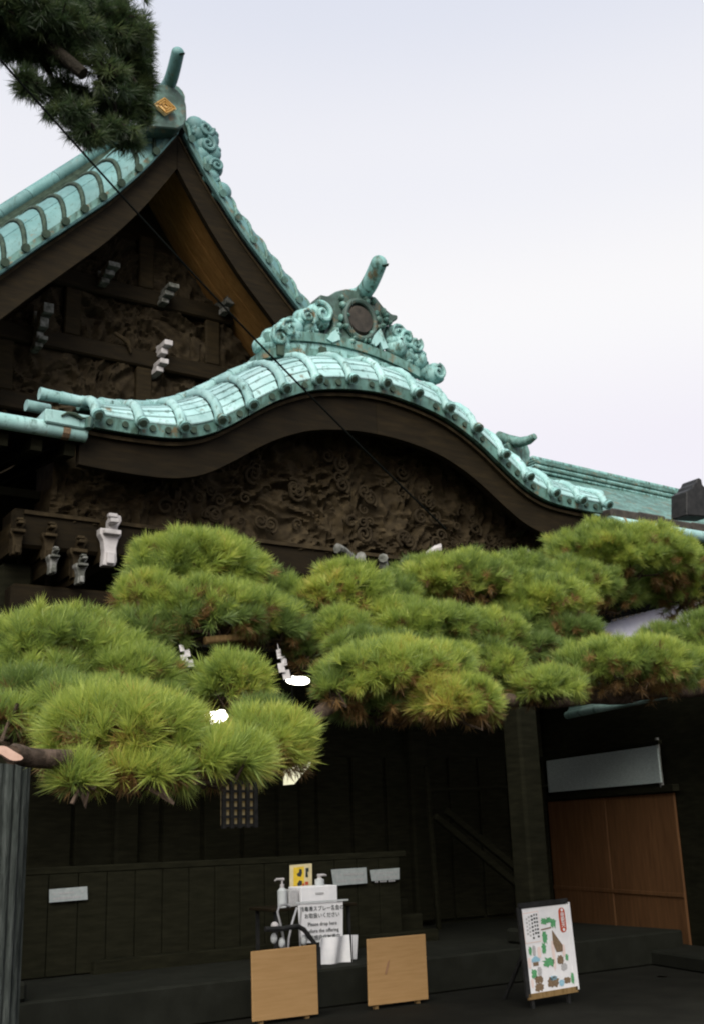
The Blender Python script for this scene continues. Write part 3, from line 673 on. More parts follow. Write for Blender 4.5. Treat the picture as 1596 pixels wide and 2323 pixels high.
# copper canopy of the wing, in panels
c0, c1 = wp(1285,1622,0.85), wp(1690,1600,0.85)
zc = c0.z; L = (c1-c0).length
for i in range(9):
    a_ = Vector((c0.x,c0.y,0))-wd*(L*i/9); b_ = a_-wd*(L/9*0.985)
    m = MB(); p = [a_+zu*zc, b_+zu*zc, b_+wn*0.55+zu*(zc+0.42), a_+wn*0.55+zu*(zc+0.42)]
    m.hexa(p+[q+zu*0.06 for q in p]); m.build('canopy_panel', 'cu_canopy', wing, bevel=0.01)
m = MB(); a_ = Vector((c0.x,c0.y,zc+0.14)); m.bar(a_+wn*0.05, a_+wn*0.05-wd*L, 0.03, 0.26); m.build('canopy_fascia', 'cu_canopy', wing)
m = MB(); a_ = Vector((c0.x,c0.y,zc)); m.tube([a_, a_-wd*L], 0.05, 10); m.build('canopy_gutter', 'cu_canopy', wing, smooth=True)
wbox(near, far, 0, 0.16, 0.0, 0.75, 'plinth', 'stone', 0.02)
# sloping stair rails in front of the hall
for a_, b_ in (((985,1850),(1200,2030)),((1010,1838),(1225,2015))):
    m = MB(); m.bar(at(*a_,12.2), at(*b_,12.2), 0.07, 0.09); m.build('stair_rail', 'wood_low', hall, bevel=0.01)
m = MB(); m.bar(at(970,1792,12.3), at(1240,1782,12.3), 0.06, 0.05); m.build('stair_rail', 'wood_low', hall, bevel=0.01)
m = MB(); m.bar(at(965,1735,12.3), at(1000,2180,12.3), 0.06, 0.06, up=(0,1,0)); m.build('stair_post', 'wood_low', hall, bevel=0.01)
# low stone block at the foot of the wing
q = at(1380,2300,8.6)
m = MB(); m.box((q.x,q.y+0.25,q.z/2+0.02), (1.7,0.5,max(0.1,q.z+0.04))); m.build('stone_block', 'stone', None, bevel=0.02, label='grey stone block lying on the ground below the picture board', cat='stone')

# ------------------------------------------------------------------ cable
a, b = at(-60,66,6.6), at(1010,1200,7.2)
P = [a.lerp(b, k/24)-Vector((0,0,0.10*math.sin(math.pi*k/24))) for k in range(25)]
MB().tube(P, 0.0078, 8).build('cable', 'cable', None, smooth=True, label='black cable slanting down across the green roofs into the pine', cat='cable')

# ------------------------------------------------------------------ pines
def needle_mesh(name, centers, axes, L, nper, m_, parent, width=0.0032, spread=0.95, tint=None, stem=0.05, tvar=0.22):
    N = len(centers)
    if N == 0: return None
    C = np.repeat(centers, nper, 0); A = np.repeat(axes, nper, 0); n = N*nper
    rnd = RNG.normal(size=(n,3)); rnd -= (rnd*A).sum(1, keepdims=True)*A; rnd /= np.linalg.norm(rnd, axis=1, keepdims=True)+1e-9
    ang = spread*np.sqrt(RNG.random(n))*1.0
    D = A*np.cos(ang)[:,None] + rnd*np.sin(ang)[:,None]
    base = C + A*(stem*(RNG.random(n)-0.7))[:,None]
    ln = L*(0.7+0.45*RNG.random(n))
    side = np.cross(D, RNG.normal(size=(n,3))); side /= np.linalg.norm(side, axis=1, keepdims=True)+1e-9
    side *= (width/2)
    droop = np.zeros((n,3)); droop[:,2] = -0.08*ln
    mid = base + D*(ln*0.55)[:,None]; tip = base + D*ln[:,None] + droop*0.5
    V = np.stack([base-side*0.8, base+side*0.8, mid+side, mid-side, tip], 1).reshape(-1,3)
    o5 = np.arange(n)*5
    me = bpy.data.meshes.new(name)
    root = ROOT[parent.name] if parent else Vector((0,0,0))
    V = V - 0.0
    me.vertices.add(n*5); me.vertices.foreach_set('co', V.astype(np.float32).ravel())
    loops = np.stack([o5,o5+1,o5+2,o5+3, o5+3,o5+2,o5+4], 1).ravel()
    me.loops.add(n*7); me.loops.foreach_set('vertex_index', loops.astype(np.int32))
    starts = np.stack([np.arange(n)*7, np.arange(n)*7+4], 1).ravel()
    me.polygons.add(n*2); me.polygons.foreach_set('loop_start', starts.astype(np.int32))
    me.update(calc_edges=True)
    at_ = me.attributes.new('tint', 'FLOAT', 'POINT')
    t = np.repeat(tint if tint is not None else RNG.random(N), nper) + RNG.normal(size=n)*tvar*0.5
    at_.data.foreach_set('value', np.repeat(np.clip(t,0,1), 5).astype(np.float32))
    me.materials.append(MT[m_])
    o = bpy.data.objects.new(name, me); COL.objects.link(o); adopt(o, parent); return o

def pad_points(c, ax, n, lo=0.86, hi=1.0, zmin=-0.25):
    out = []
    while len(out) < n:
        v = RNG.normal(size=(n*2,3)); v /= np.linalg.norm(v, axis=1, keepdims=True)
        v = v[v[:,2] > zmin]; out += list(v)
    d = np.array(out[:n]); r = lo+(hi-lo)*RNG.random(n)
    # lumpy outline
    lump = np.array([0.24*noise.noise(Vector((x*2.6+c.x, y*2.6+c.y, z*2.6))) + 0.17*noise.noise(Vector((x*5+c.x, y*5, z*5+c.z))) for x,y,z in d])
    P = d*np.array(ax)*(r+lump)[:,None] + np.array(c)
    nr = d/np.array(ax); nr /= np.linalg.norm(nr, axis=1, keepdims=True)
    return P, nr

tb = at(1700,1450,6.9)
pine = thing('pine_tree', (tb.x,tb.y,0), 'cloud-pruned pine with broad green needle pads before the hall', 'tree')
# trunk
P = [Vector((tb.x+0.05,tb.y,-0.05)), Vector((tb.x-0.05,tb.y+0.05,0.9)), Vector((tb.x+0.08,tb.y,1.9)), Vector((tb.x-0.02,tb.y-0.05,2.7)), Vector((tb.x,tb.y,3.6))]
trunk = MB().tube(P, [0.30,0.22,0.19,0.17,0.12], 14).build('trunk', 'bark', pine, smooth=True)
def limb(pts, r0, r1, name='limb'):
    P = [at(*p) for p in pts]; Q = []
    for i in range(len(P)-1):
        for k in range(5):
            q = P[i].lerp(P[i+1], k/5)
            Q.append(q + 0.05*noise.noise_vector(q*1.7))
    Q.append(P[-1]); n = len(Q)
    return MB().tube(Q, [r0+(r1-r0)*i/(n-1) for i in range(n)], 10).build(name, 'bark', pine, smooth=True), Q
limb([(1700,1470,7.1),(1560,1470,7.1),(1380,1462,7.1),(1150,1450,7.2),(900,1430,7.2),(650,1415,7.2),(440,1405,7.1),(230,1490,6.6),(40,1540,6.3)], 0.07, 0.025)
o_, Q = limb([(1700,1560,6.9),(1450,1575,6.7),(1250,1590,6.6),(1050,1590,6.3),(800,1585,6.3),(690,1630,6.1),(560,1690,5.6),(400,1730,5.3),(200,1735,4.9),(60,1722,4.65),(28,1712,4.55)], 0.060, 0.040)
d = (Q[-1]-Q[-3]).normalized()
e_ = Q[-1]; mb = MB()
cutn = (CAM-e_).normalized(); pr = []
for k in range(18):
    th = 2*math.pi*k/18; pr.append(at(20+30*math.cos(th)+4*math.cos(3*th), 1708+13*math.sin(th)+11*math.cos(th), 4.50))
mb.prism(pr, (0,0.03,0)); mb.build('sawn_end', 'sawn', pine)

PADS = [ # px, py, rx, ry, depth(yr), tuft density factor, tint bias
 (450,1285,165,78,7.3,1.0,0.45),(480,1390,185,68,7.0,0.95,0.40),(345,1360,95,60,7.0,0.7,0.35),(620,1400,90,45,7.1,0.6,0.30),
 (140,1475,190,88,6.4,1.0,0.32),(310,1530,120,62,6.1,1.0,0.36),(20,1640,90,52,5.6,0.8,0.35),
 (527,1550,96,72,5.9,1.0,0.50),(610,1690,118,85,5.3,1.0,0.58),
 (285,1665,195,96,5.0,1.15,0.60),(470,1725,165,70,4.9,1.0,0.62),(180,1765,62,36,4.75,0.7,0.42),(330,1755,120,46,4.8,0.8,0.50),
 (790,1350,112,72,7.2,1.0,0.50),(1050,1325,155,66,7.4,1.0,0.50),(1230,1370,130,66,7.2,0.9,0.42),
 (1410,1275,205,78,7.7,1.0,0.40),(1300,1330,120,55,7.5,0.9,0.42),(1560,1330,110,80,7.6,0.8,0.25),
 (775,1435,80,56,6.9,0.85,0.42),(970,1425,130,58,6.8,0.9,0.38),(1110,1445,95,60,6.8,0.9,0.36),(880,1400,80,50,7.0,0.8,0.36),
 (900,1530,190,76,6.2,1.05,0.52),(1035,1590,120,62,5.9,1.05,0.60),(770,1565,66,46,6.2,0.7,0.42),(1010,1495,80,36,6.4,0.8,0.46),
 (1130,1515,82,44,6.6,0.8,0.36),(1420,1518,205,66,6.5,1.0,0.38),(1250,1558,95,44,6.3,0.9,0.42),(1600,1470,85,85,6.6,0.9,0.25),(1500,1440,60,24,6.9,0.6,0.1),
 (330,1435,110,50,6.9,0.8,0.1),(560,1330,90,70,7.5,0.8,0.2),(380,1330,100,60,7.2,0.8,0.25),(960,1340,90,70,7.6,0.8,0.2),(1140,1370,110,60,7.5,0.8,0.2),(840,1430,90,50,7.2,0.7,0.2),(1050,1490,110,50,6.8,0.7,0.2),(1290,1500,110,44,6.9,0.7,0.2),(120,1540,130,60,6.2,0.8,0.25),(1360,1350,110,50,7.8,0.8,0.15),(690,1440,50,44,7.2,0.5,0.0),(700,1370,60,60,7.3,0.7,0.15),(640,1350,60,50,7.4,0.7,0.2),(900,1360,70,60,7.4,0.8,0.25),(1160,1420,90,60,7.2,0.8,0.15),(1180,1300,80,50,7.6,0.7,0.2),(700,1480,60,60,7.0,0.5,-0.2),(390,1592,52,34,5.9,0.7,0.3),(170,1600,110,50,5.6,0.9,0.35),(820,1470,90,40,6.7,0.7,0.2),(1190,1560,70,50,6.5,0.6,0.0),(600,1425,115,44,7.0,0.7,-0.2),(480,1415,150,46,6.9,0.7,0.0),(860,1470,130,34,6.8,0.6,-0.1),(1180,1480,105,50,6.9,0.7,-0.15),(1290,1440,90,50,7.0,0.7,-0.1),
 (250,1592,130,50,5.8,0.7,0.15),(90,1570,120,50,5.9,0.8,0.2),(870,1605,140,36,6.3,0.6,-0.2),(600,1625,62,40,5.6,0.7,0.15)]
for (px,py,rx,ry,yr,df,tb_) in PADS:
    c = at(px,py,yr); s_ = (c-CAM).dot(fwd)/F
    a_, h_ = rx*s_, ry*s_
    # pads lie roughly level: axes X,Y similar, vertical flattened
    axs = (a_*1.04, a_*0.80, h_*1.06)
    axs = (axs[0]-0.05, axs[1]-0.05, max(0.05, axs[2]-0.04))
    area = math.pi*2*axs[0]*((axs[1]+axs[2]))/1.25
    n = int(df*290*area)+24
    Pn, Nn = pad_points(c, axs, n, 0.80, 1.0, -0.55)
    upb = np.array([0,0,0.75]); A = Nn*0.9+upb+RNG.normal(size=Nn.shape)*0.40; A /= np.linalg.norm(A,axis=1,keepdims=True)
    # low frequency tint variation
    tt = np.array([tb_+0.34*noise.noise(Vector(p)*3.1)+0.16*noise.noise(Vector(p)*9) for p in Pn]) + 0.10*RNG.normal(size=n)
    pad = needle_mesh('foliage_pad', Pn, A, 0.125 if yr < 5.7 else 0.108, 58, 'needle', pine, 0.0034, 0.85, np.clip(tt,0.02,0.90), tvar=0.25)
    # inner, sparser and darker shoots fill the pad; dry needles sit low inside it
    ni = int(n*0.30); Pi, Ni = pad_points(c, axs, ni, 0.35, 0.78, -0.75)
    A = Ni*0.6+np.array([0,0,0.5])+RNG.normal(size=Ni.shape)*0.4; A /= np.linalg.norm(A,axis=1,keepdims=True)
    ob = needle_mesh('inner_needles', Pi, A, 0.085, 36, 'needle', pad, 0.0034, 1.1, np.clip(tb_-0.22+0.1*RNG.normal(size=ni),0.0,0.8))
    ob['kind'] = 'stuff'
    nb_ = int(n*(0.46 if tb_ > 0.05 else 1.0)); Pb, Nb = pad_points(c-Vector((0,0,h_*0.15)), axs, nb_, 0.60, 1.04, -0.85)
    sel = Pb[:,2] < c.z+h_*(0.30+0.25*RNG.random(len(Pb))); Pb, Nb = Pb[sel], Nb[sel]
    keep = np.array([noise.noise(Vector(p)*2.3+Vector((7,3,1))) > -0.12 for p in Pb], bool) if len(Pb) else np.array([], bool)
    Pb, Nb = Pb[keep], Nb[keep]
    if len(Pb):
        A = Nb+RNG.normal(size=Nb.shape)*0.5; A /= np.linalg.norm(A,axis=1,keepdims=True)
        ob = needle_mesh('dry_needles', Pb, A, 0.080, 40, 'needle_brown', pad, 0.0032, 1.2)
        ob['kind'] = 'stuff'
    # twigs of the pad
    mb = MB(); root_ = c-Vector((0,0,h_*0.55))
    for k in range(int(9+14*a_)):
        q = Vector(Pn[RNG.integers(0,n)]); q = c.lerp(q, 0.88); mdl = root_.lerp(q,0.5)-Vector((0,0,0.03)) + 0.05*Vector(RNG.normal(size=3))
        mb.tube([root_+0.08*a_*Vector(RNG.normal(size=3)), mdl, q], [0.014,0.010,0.005], 5)
    mb.build('twigs', 'bark', pine, smooth=True)
    mb = MB(); mb.tube([root_+Vector((0,0.02,0.05)), root_+Vector((0.06,0.16,0.03)), root_+Vector((0.18,0.34,0.02))], [0.010,0.016,0.022], 7); mb.build('branch', 'bark', pine, smooth=True)

# tall pine overhanging at the upper left
t0 = at(-330,1900,8.6)
tall = thing('tall_pine_tree', (t0.x,t0.y,0), 'dark tall pine whose bough overhangs the upper gable', 'tree')
P = [Vector((t0.x,t0.y,-0.05)), Vector((t0.x+0.1,t0.y,2.5)), Vector((t0.x-0.1,t0.y+0.1,5.5)), Vector((t0.x+0.1,t0.y,8.5)), Vector((t0.x,t0.y,10.5))]
MB().tube(P, [0.34,0.27,0.23,0.18,0.08], 14).build('trunk', 'bark', tall, smooth=True)
def bough(pts, r0, r1):
    P = [at(*p) for p in pts]; n = len(P); MB().tube(P, [r0+(r1-r0)*i/(n-1) for i in range(n)], 9).build('bough', 'bark_dark', tall, smooth=True); return P
s = at(-330,200,8.6)
bough([(-330,330,8.6),(-150,150,8.4),(-20,70,8.3),(90,60,8.2),(180,80,8.2),(260,120,8.2),(310,190,8.2)], 0.10, 0.02)
bough([(60,60,8.25),(100,95,8.1),(145,130,8.0),(190,168,7.9)], 0.065, 0.055)
bough([(180,80,8.2),(215,140,8.2),(250,190,8.2),(262,250,8.2),(240,300,8.2)], 0.04, 0.015)
bough([(90,120,8.3),(130,200,8.3),(170,250,8.3),(215,300,8.3)], 0.03, 0.012)
BLOBS = [(60,30,120,70,1.4),(180,40,110,80,1.4),(270,60,80,80,1.3),(300,140,55,80,1.2),(250,170,70,60,0.75),(300,230,45,55,1.2),(245,250,60,50,0.9),(20,95,60,45,1.2),(110,120,60,38,1.1),(215,300,45,28,0.7),(170,255,58,42,0.62),(88,205,46,38,0.6),(130,250,46,34,0.6),(270,290,50,26,1.0),(140,60,90,60,1.3),(190,215,40,30,0.5),(-20,20,100,90,1.2),(30,-30,160,60,1.2),(220,-30,120,60,1.2),(320,80,36,60,1.2),(325,190,30,50,1.2),(290,320,40,24,0.8),(330,260,26,36,1.0),(60,110,60,40,1.2),(150,130,50,34,1.0),(60,190,42,32,0.8),(190,300,44,34,0.8),(150,200,50,36,0.7),(225,310,40,28,0.9)]
for (px,py,rx,ry,df) in BLOBS:
    c = at(px,py,8.2+random.uniform(-0.25,0.25)); s_ = (c-CAM).dot(fwd)/F
    axs = (rx*s_*0.95, rx*s_*0.7, ry*s_*0.95); n = int(df*150*axs[0]*axs[2]*math.pi/0.35)+8
    Pn, Nn = pad_points(c, axs, n, 0.15, 0.92, -1.1)
    A = Nn*0.8+RNG.normal(size=Nn.shape)*0.45+np.array([0.1,0,-0.1]); A /= np.linalg.norm(A,axis=1,keepdims=True)
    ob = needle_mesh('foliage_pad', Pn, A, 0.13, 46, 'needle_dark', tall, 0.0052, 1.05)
    mb = MB()
    for k in range(int(n/3)+2):
        q = Vector(Pn[RNG.integers(0,n)]); mb.tube([c+0.2*Vector(RNG.normal(size=3))*axs[2], c.lerp(q,0.55)+0.04*Vector(RNG.normal(size=3)), q], [0.014,0.010,0.005], 5)
    mb.build('twigs', 'bark_dark', tall, smooth=True)

# poles carrying the pads
for (x0,y0,x1,y1,yr,lab) in ((474,1452,545,1444,6.75,'tan wooden pole under the pine pads beside the paper streamers'),(822,1447,915,1449,6.6,'tan wooden pole between the middle pine pads')):
    a, b = at(x0,y0,yr), at(x1,y1,yr); mb = MB(); ex = (b-a)*0.12
    mb.tube([a-ex, b+ex], 0.028 if x0 < 700 else 0.018, 10);
    mb.build('support_pole', 'bamboo', None, smooth=True, label=lab, cat='pole')

# grey fluted post at the left
a = at(10,1735,8.2); mb = MB(); n = 96
prof = [0.175+0.010*math.cos(16*2*math.pi*k/n)+0.008*random.random() for k in range(n)]
for z in (0.0, a.z): mb.v += [Vector((a.x-0.0+prof[k]*math.cos(2*math.pi*k/n), a.y+prof[k]*math.sin(2*math.pi*k/n), z)) for k in range(n)]
mb.f += [(k,(k+1)%n,n+(k+1)%n,n+k) for k in range(n)] + [tuple(range(n))[::-1], tuple(range(n,2*n))]
mb.build('fluted_post', 'grey_post', None, smooth=False, label='weathered grey fluted post standing left of the dark hall', cat='post')

# ------------------------------------------------------------------ lamps, lantern, streamers
def lamp(px, py, yr, wpx, hpx, label, tilt):
    c = at(px,py,yr); s_ = (c-CAM).dot(fwd)/F; t = thing('hanging_lamp', tuple(c), label, 'lamp', None)
    m = MB(); n = 14
    P = []
    for k in range(n+1):
        f = k/n*2-1; P.append(c + rgt0*(f*wpx/2*s_) + zu*(-f*tilt*s_))
    m.tube(P, [hpx/2*s_*math.sqrt(max(0.12,1-abs(k/n*2-1)**3)) for k in range(n+1)], 12); m.build('globe', 'lamp', t, smooth=True)
    m = MB(); m.tube([c+zu*(hpx*0.4*s_), Vector((c.x,c.y,4.72))], 0.010, 6); m.build('cord', 'black', t)
    m = MB(); m.tube([c+zu*(hpx*0.40*s_), c+zu*(hpx*0.75*s_)], [0.06,0.03], 10); m.build('cap', 'black', t)
lamp(676,1543,12.0,52,20,'glowing white oval lamp hanging beside the paper streamer', 2)
lamp(490,1626,11.6,56,30,'glowing white oval lamp seen over the front pine pad', -5)
q = [at(657,1742,11.2), at(706,1727,11.2), at(704,1735,11.2), at(668,1778,11.2), at(657,1779,11.2)]
t = thing('lamp_shade', tuple(q[4]), 'cream lit triangular lamp shade below the pine pad', 'lamp')
m = MB(); m.prism(q, (0,0.14,0)); m.build('shade', 'lampshade', t)
m = MB(); m.tube([q[0].lerp(q[1],0.5)+Vector((0,0.07,0)), Vector((q[0].x,q[0].y+0.07,4.72))], 0.01, 6); m.build('cord', 'black', t)
# lattice lantern
t = thing('lattice_lantern', tuple(at(545,1872,11.5)), 'dim yellow lattice lantern behind the lower pine fringe', 'lantern')
a, b = at(510,1775,11.5), at(582,1870,11.5); 
m = MB(); m.box(((a.x+b.x)/2,a.y+0.09,(a.z+b.z)/2), (b.x-a.x-0.02,0.06,a.z-b.z)); m.build('paper_box', 'glow', t)
for k in range(5):
    x = a.x+(b.x-a.x)*k/4; m = MB(); m.box((x,a.y+0.02,(a.z+b.z)/2), (0.045,0.04,a.z-b.z+0.06)); m.build('lattice_bar', 'black', t)
for k in range(6):
    z = b.z+(a.z-b.z)*k/5; m = MB(); m.box(((a.x+b.x)/2,a.y+0.036,z), (b.x-a.x+0.04,0.03,0.03)); m.build('lattice_bar', 'black', t)
m = MB(); m.tube([((a.x+b.x)/2,a.y+0.16,a.z), ((a.x+b.x)/2,a.y+0.16,4.72)], 0.012, 6); m.build('cord', 'black', t)
def streamer(px, py, yr, hpx, label):
    c = at(px,py,yr); s_ = (c-CAM).dot(fwd)/F; m = MB()
    for k in range(4):
        z1 = c.z+hpx*s_*(0.5-k*0.25); x0 = c.x+(0.030 if k%2 else -0.012)+0.012*k; hh = hpx*s_*0.34; ww = 0.020+0.006*k
        m.add([(x0-ww,c.y,z1),(x0+ww,c.y-0.01,z1+0.015),(x0+ww*1.2,c.y-0.035,z1-hh*0.9),(x0-ww*0.8,c.y-0.02,z1-hh)], [(0,1,2,3)])
        m.add([(x0-ww,c.y+.004,z1),(x0+ww,c.y-.006,z1+0.015),(x0+ww*1.2,c.y-0.031,z1-hh*0.9),(x0-ww*0.8,c.y-0.016,z1-hh)], [(3,2,1,0)])
    m.tube([(c.x,c.y+0.01,c.z+hpx*s_*0.5), (c.x,c.y+0.25,4.16)], 0.004, 5)
    m.build('paper_streamer', 'white', None, label=label, cat='streamer')
streamer(414,1486,9.6,46,'white folded paper streamer hanging alone over the left pine gap')
streamer(634,1505,9.6,62,'white zigzag paper streamer hanging next to the oval lamp')

# ------------------------------------------------------------------ boards, notices and the small things on the porch
def text_mesh(body, size, origin, X, Zv, m_, parent, name='lettering', align='CENTER'):
    cu = bpy.data.curves.new('t', 'FONT'); cu.body = body; cu.size = size; cu.align_x = align; cu.align_y = 'CENTER'; cu.resolution_u = 2; cu.offset = size*0.012
    to = bpy.data.objects.new('t', cu); COL.objects.link(to)
    dg = bpy.context.evaluated_depsgraph_get(); me = bpy.data.meshes.new_from_object(to.evaluated_get(dg))
    bpy.data.objects.remove(to)
    if len(me.vertices) == 0: return None
    nrm = X.cross(Zv)
    for v in me.vertices: v.co = Vector(origin) + X*v.co.x + Zv*v.co.y + nrm*0.003
    me.materials.clear(); me.materials.append(MT[m_])
    o = bpy.data.objects.new(name, me); COL.objects.link(o); adopt(o, parent); return o

def panel(corners, thick, name, m_, parent=None, bevel=0.004, back=None, **tags):
    m = MB(); n = back if back is not None else Vector((0,1,0))
    m.prism(corners, n*thick); return m.build(name, m_, parent, bevel=bevel, **tags)
# two plywood boards
def board(tl, tr, brr, bll, yr, label):
    c = [at(*p, yr) for p in (tl,tr,brr,bll)]
    base = (c[2]+c[3])/2; t = thing('plywood_board', (base.x,base.y,0), label, 'board')
    panel(c, 0.02, 'panel', 'board', t)
    for f in (0.15,0.85):
        a_ = c[3].lerp(c[2],f); b_ = c[0].lerp(c[1],f); m = MB(); m.bar(Vector((a_.x,a_.y+0.045,0.0)), Vector((b_.x,b_.y+0.045,b_.z-0.03)), 0.04, 0.04, up=(0,1,0)); m.build('leg', 'bamboo', t)
        m = MB(); m.bar(Vector((a_.x+(0.12 if f < 0.5 else -0.05),a_.y+0.25,0.0)), Vector((b_.x,b_.y+0.07,b_.z-0.08)), 0.03, 0.04, up=(1,0,0)); m.build('brace', 'bamboo', t)
    return t
board((571,2158),(718,2142),(723,2300),(574,2318),9.35,'tan plywood board in front of the sanitizer table')
bd2 = board((832,2130),(964,2118),(971,2266),(836,2282),9.35,'tan plywood board beside the white cloth, faint mark on its face')
m = MB(); m.prism([at(878,2182,9.345), at(883,2176,9.345), at(881,2190,9.345), at(876,2210,9.345), at(872,2208,9.345)], (0,0.002,0)); m.build('smear', 'smear', bd2)
# picture board on an easel
PY = 8.3
c = [at(1178,2058,PY), at(1284,2046,PY), at(1307,2240,PY+0.0), at(1200,2258,PY+0.0)]
base = (c[2]+c[3])/2; t = thing('picture_board', (base.x,base.y,0), 'white illustrated picture board with red title strip on easel', 'sign')
bk = Vector((0,1,0))
panel([q_+Vector((0,0.004,0)) for q_ in c], 0.03, 'panel', 'paper', t)
def pb(u, v, off=-0.004): return c[0].lerp(c[1],u).lerp(c[3].lerp(c[2],u), v)+Vector((0,off,0))
X_ = (c[1]-c[0]).normalized(); Z_ = (c[0]-c[3]).normalized()
wB = (c[1]-c[0]).length; hB = (c[0]-c[3]).length
for a_, b_, m_, nm in (((-0.02,-0.015),(1.02,-0.015),'black','frame_rail'),((-0.015,0),(-0.015,1.02),'black','frame_rail'),((1.015,0),(1.008,1.02),'paper','frame_rail'),((-0.02,1.015),(1.02,1.015),'bamboo','frame_rail')):
    m = MB(); m.bar(pb(*a_,0.01), pb(*b_,0.01), 0.05, 0.022, up=(0,1,0)); m.build(nm, m_, t)
def patch(u0, v0, u1, v1, m_, nm, wob=0.0, n=18, off=-0.001):
    cu_, cv_ = (u0+u1)/2, (v0+v1)/2; ru, rv = (u1-u0)/2, (v1-v0)/2; P = []
    for k in range(n):
        th = 2*math.pi*k/n; ct, st = math.cos(th), math.sin(th)
        sq = 1/max(abs(ct),abs(st))**0.75
        w_ = 1+wob*math.sin(k*2.7)*random.random()
        P.append(pb(cu_+ru*ct*sq*w_, cv_+rv*st*sq*w_, off))
    m = MB(); m.prism(P, (0,0.0012,0)); m.build(nm, m_, t)
def quadp(pts, m_, nm, off=-0.002):
    m = MB(); m.prism([pb(u,v,off) for u,v in pts], (0,0.0012,0)); m.build(nm, m_, t)
patch(0.79,0.055,0.93,0.345,'red','title_strip')
for k, ch in enumerate('●帝釈天●'): text_mesh(ch, 0.036 if k in (0,4) else 0.050, pb(0.86,0.085+0.0575*k,-0.003), X_, Z_, 'paper', t)
quadp([(0.02,0.07),(0.36,0.06),(0.37,0.415),(0.03,0.42)], 'ppink', 'text_panel_border', -0.001)
quadp([(0.03,0.08),(0.35,0.07),(0.36,0.405),(0.04,0.41)], 'paper', 'text_panel', -0.003)
for col_, s0, n_ in ((0.10,0.13,5),(0.15,0.11,6),(0.21,0.10,7),(0.265,0.09,6),(0.315,0.09,7)):
    for k in range(n_):
        ww = random.uniform(0.012,0.02); vv = s0+0.042*k
        quadp([(col_-ww,vv),(col_+ww,vv),(col_+ww,vv+0.024),(col_-ww,vv+0.024)], 'pgrey' if col_ < 0.2 else 'ink', 'lettering', -0.0045)
for (u0,v0,u1,v1,m_,wob) in ((0.40,0.155,0.52,0.225,'pgreen',0.5),(0.50,0.15,0.62,0.215,'pgreen',0.5),(0.60,0.175,0.70,0.27,'pgreen',0.5),(0.40,0.31,0.49,0.44,'pgreen',0.5),(0.36,0.44,0.44,0.56,'pgreen',0.4),
        (0.08,0.46,0.14,0.55,'pgreen',0.4),(0.16,0.45,0.22,0.57,'pgrey',0.1),(0.36,0.61,0.58,0.71,'pgreen',0.5),(0.65,0.60,0.78,0.70,'pbrown',0.4),(0.72,0.70,0.84,0.78,'pgrey',0.3),(0.83,0.60,0.89,0.67,'pgreen',0.5),
        (0.09,0.72,0.19,0.82,'pgreen',0.4),(0.22,0.70,0.30,0.80,'pgrey',0.4),(0.15,0.80,0.31,0.88,'pbrown',0.3),(0.13,0.88,0.30,0.97,'pbrown',0.3),(0.40,0.83,0.62,0.95,'pbrown',0.4),(0.46,0.82,0.60,0.87,'pblue',0.4),(0.64,0.88,0.74,0.95,'pblue',0.3),(0.75,0.86,0.88,0.93,'pbrown',0.3),(0.90,0.82,0.96,0.94,'pgreen',0.4),
        (0.26,0.47,0.33,0.60,'ppink',0.2),(0.56,0.42,0.62,0.75,'ppink',0.2),(0.78,0.48,0.84,0.62,'ppink',0.2),(0.04,0.58,0.10,0.70,'ppink',0.2),(0.06,0.82,0.11,0.92,'ppink',0.2)):
    patch(u0,v0,u1,v1,m_,'illustration',wob)
quadp([(0.38,0.275),(0.60,0.262),(0.60,0.278),(0.38,0.29)], 'pbrown', 'illustration')
quadp([(0.61,0.30),(0.80,0.49),(0.79,0.56),(0.66,0.56),(0.60,0.46)], 'pbrown', 'illustration')
quadp([(0.12,0.60),(0.20,0.565),(0.30,0.61),(0.28,0.635),(0.12,0.635)], 'pblue', 'illustration')
quadp([(0.14,0.64),(0.25,0.64),(0.25,0.68),(0.14,0.68)], 'pbrown', 'illustration', -0.003)
for f in (0.12,0.88):
    a_ = pb(f,1.0,0.05); b_ = pb(f,0.05,0.05); m = MB(); m.bar(Vector((a_.x,a_.y,0)), b_, 0.03, 0.03, up=(0,1,0)); m.build('leg', 'black', t)
m = MB(); a_ = pb(0.5,0.1,0.07); m.bar(Vector((a_.x,a_.y+0.6,0)), a_, 0.03, 0.03, up=(1,0,0)); m.build('leg', 'black', t)

# notices on the dark barrier
NYR = 11.2
def notice(cs, label, yr=NYR, lines=2):
    c_ = [at(*p, yr) for p in cs]; base = (c_[2]+c_[3])/2
    t_ = thing('notice', tuple(base), label, 'notice')
    panel(c_, 0.012, 'sheet', 'slip', t_, 0.002)
    X1 = (c_[1]-c_[0]).normalized()
    for k in range(lines):
        v0 = 0.30+0.36*k; m = MB()
        for j in range(13):
            if random.random() < 0.18: continue
            u0 = 0.10+0.062*j; f = lambda u,v: c_[0].lerp(c_[1],u).lerp(c_[3].lerp(c_[2],u),v)+Vector((0,-0.003,0))
            m.prism([f(u0,v0),f(u0+0.045,v0),f(u0+0.045,v0+0.13),f(u0,v0+0.13)], (0,0.002,0))
        m.build('lettering', 'pgrey', t_)
barrier = thing('barrier', (0,NYR-9+0.06,0.35), 'dark plank barrier across the porch behind the notices', 'barrier')
xs = np.arange(-5.4,1.6,0.30)
for x in xs:
    m = MB(); m.box((x,NYR-9+0.06,0.83), (0.292,0.04,0.94)); m.build('plank', 'wood_low', barrier, bevel=0.006)
m = MB(); m.box((-1.9,NYR-9+0.06,1.335), (7.3,0.05,0.07)); m.build('rail', 'wood_low', barrier, bevel=0.01)
notice([(113,2017),(199,2010),(200,2040),(113,2047)], 'pale notice slip alone on the dark barrier near the grey post')
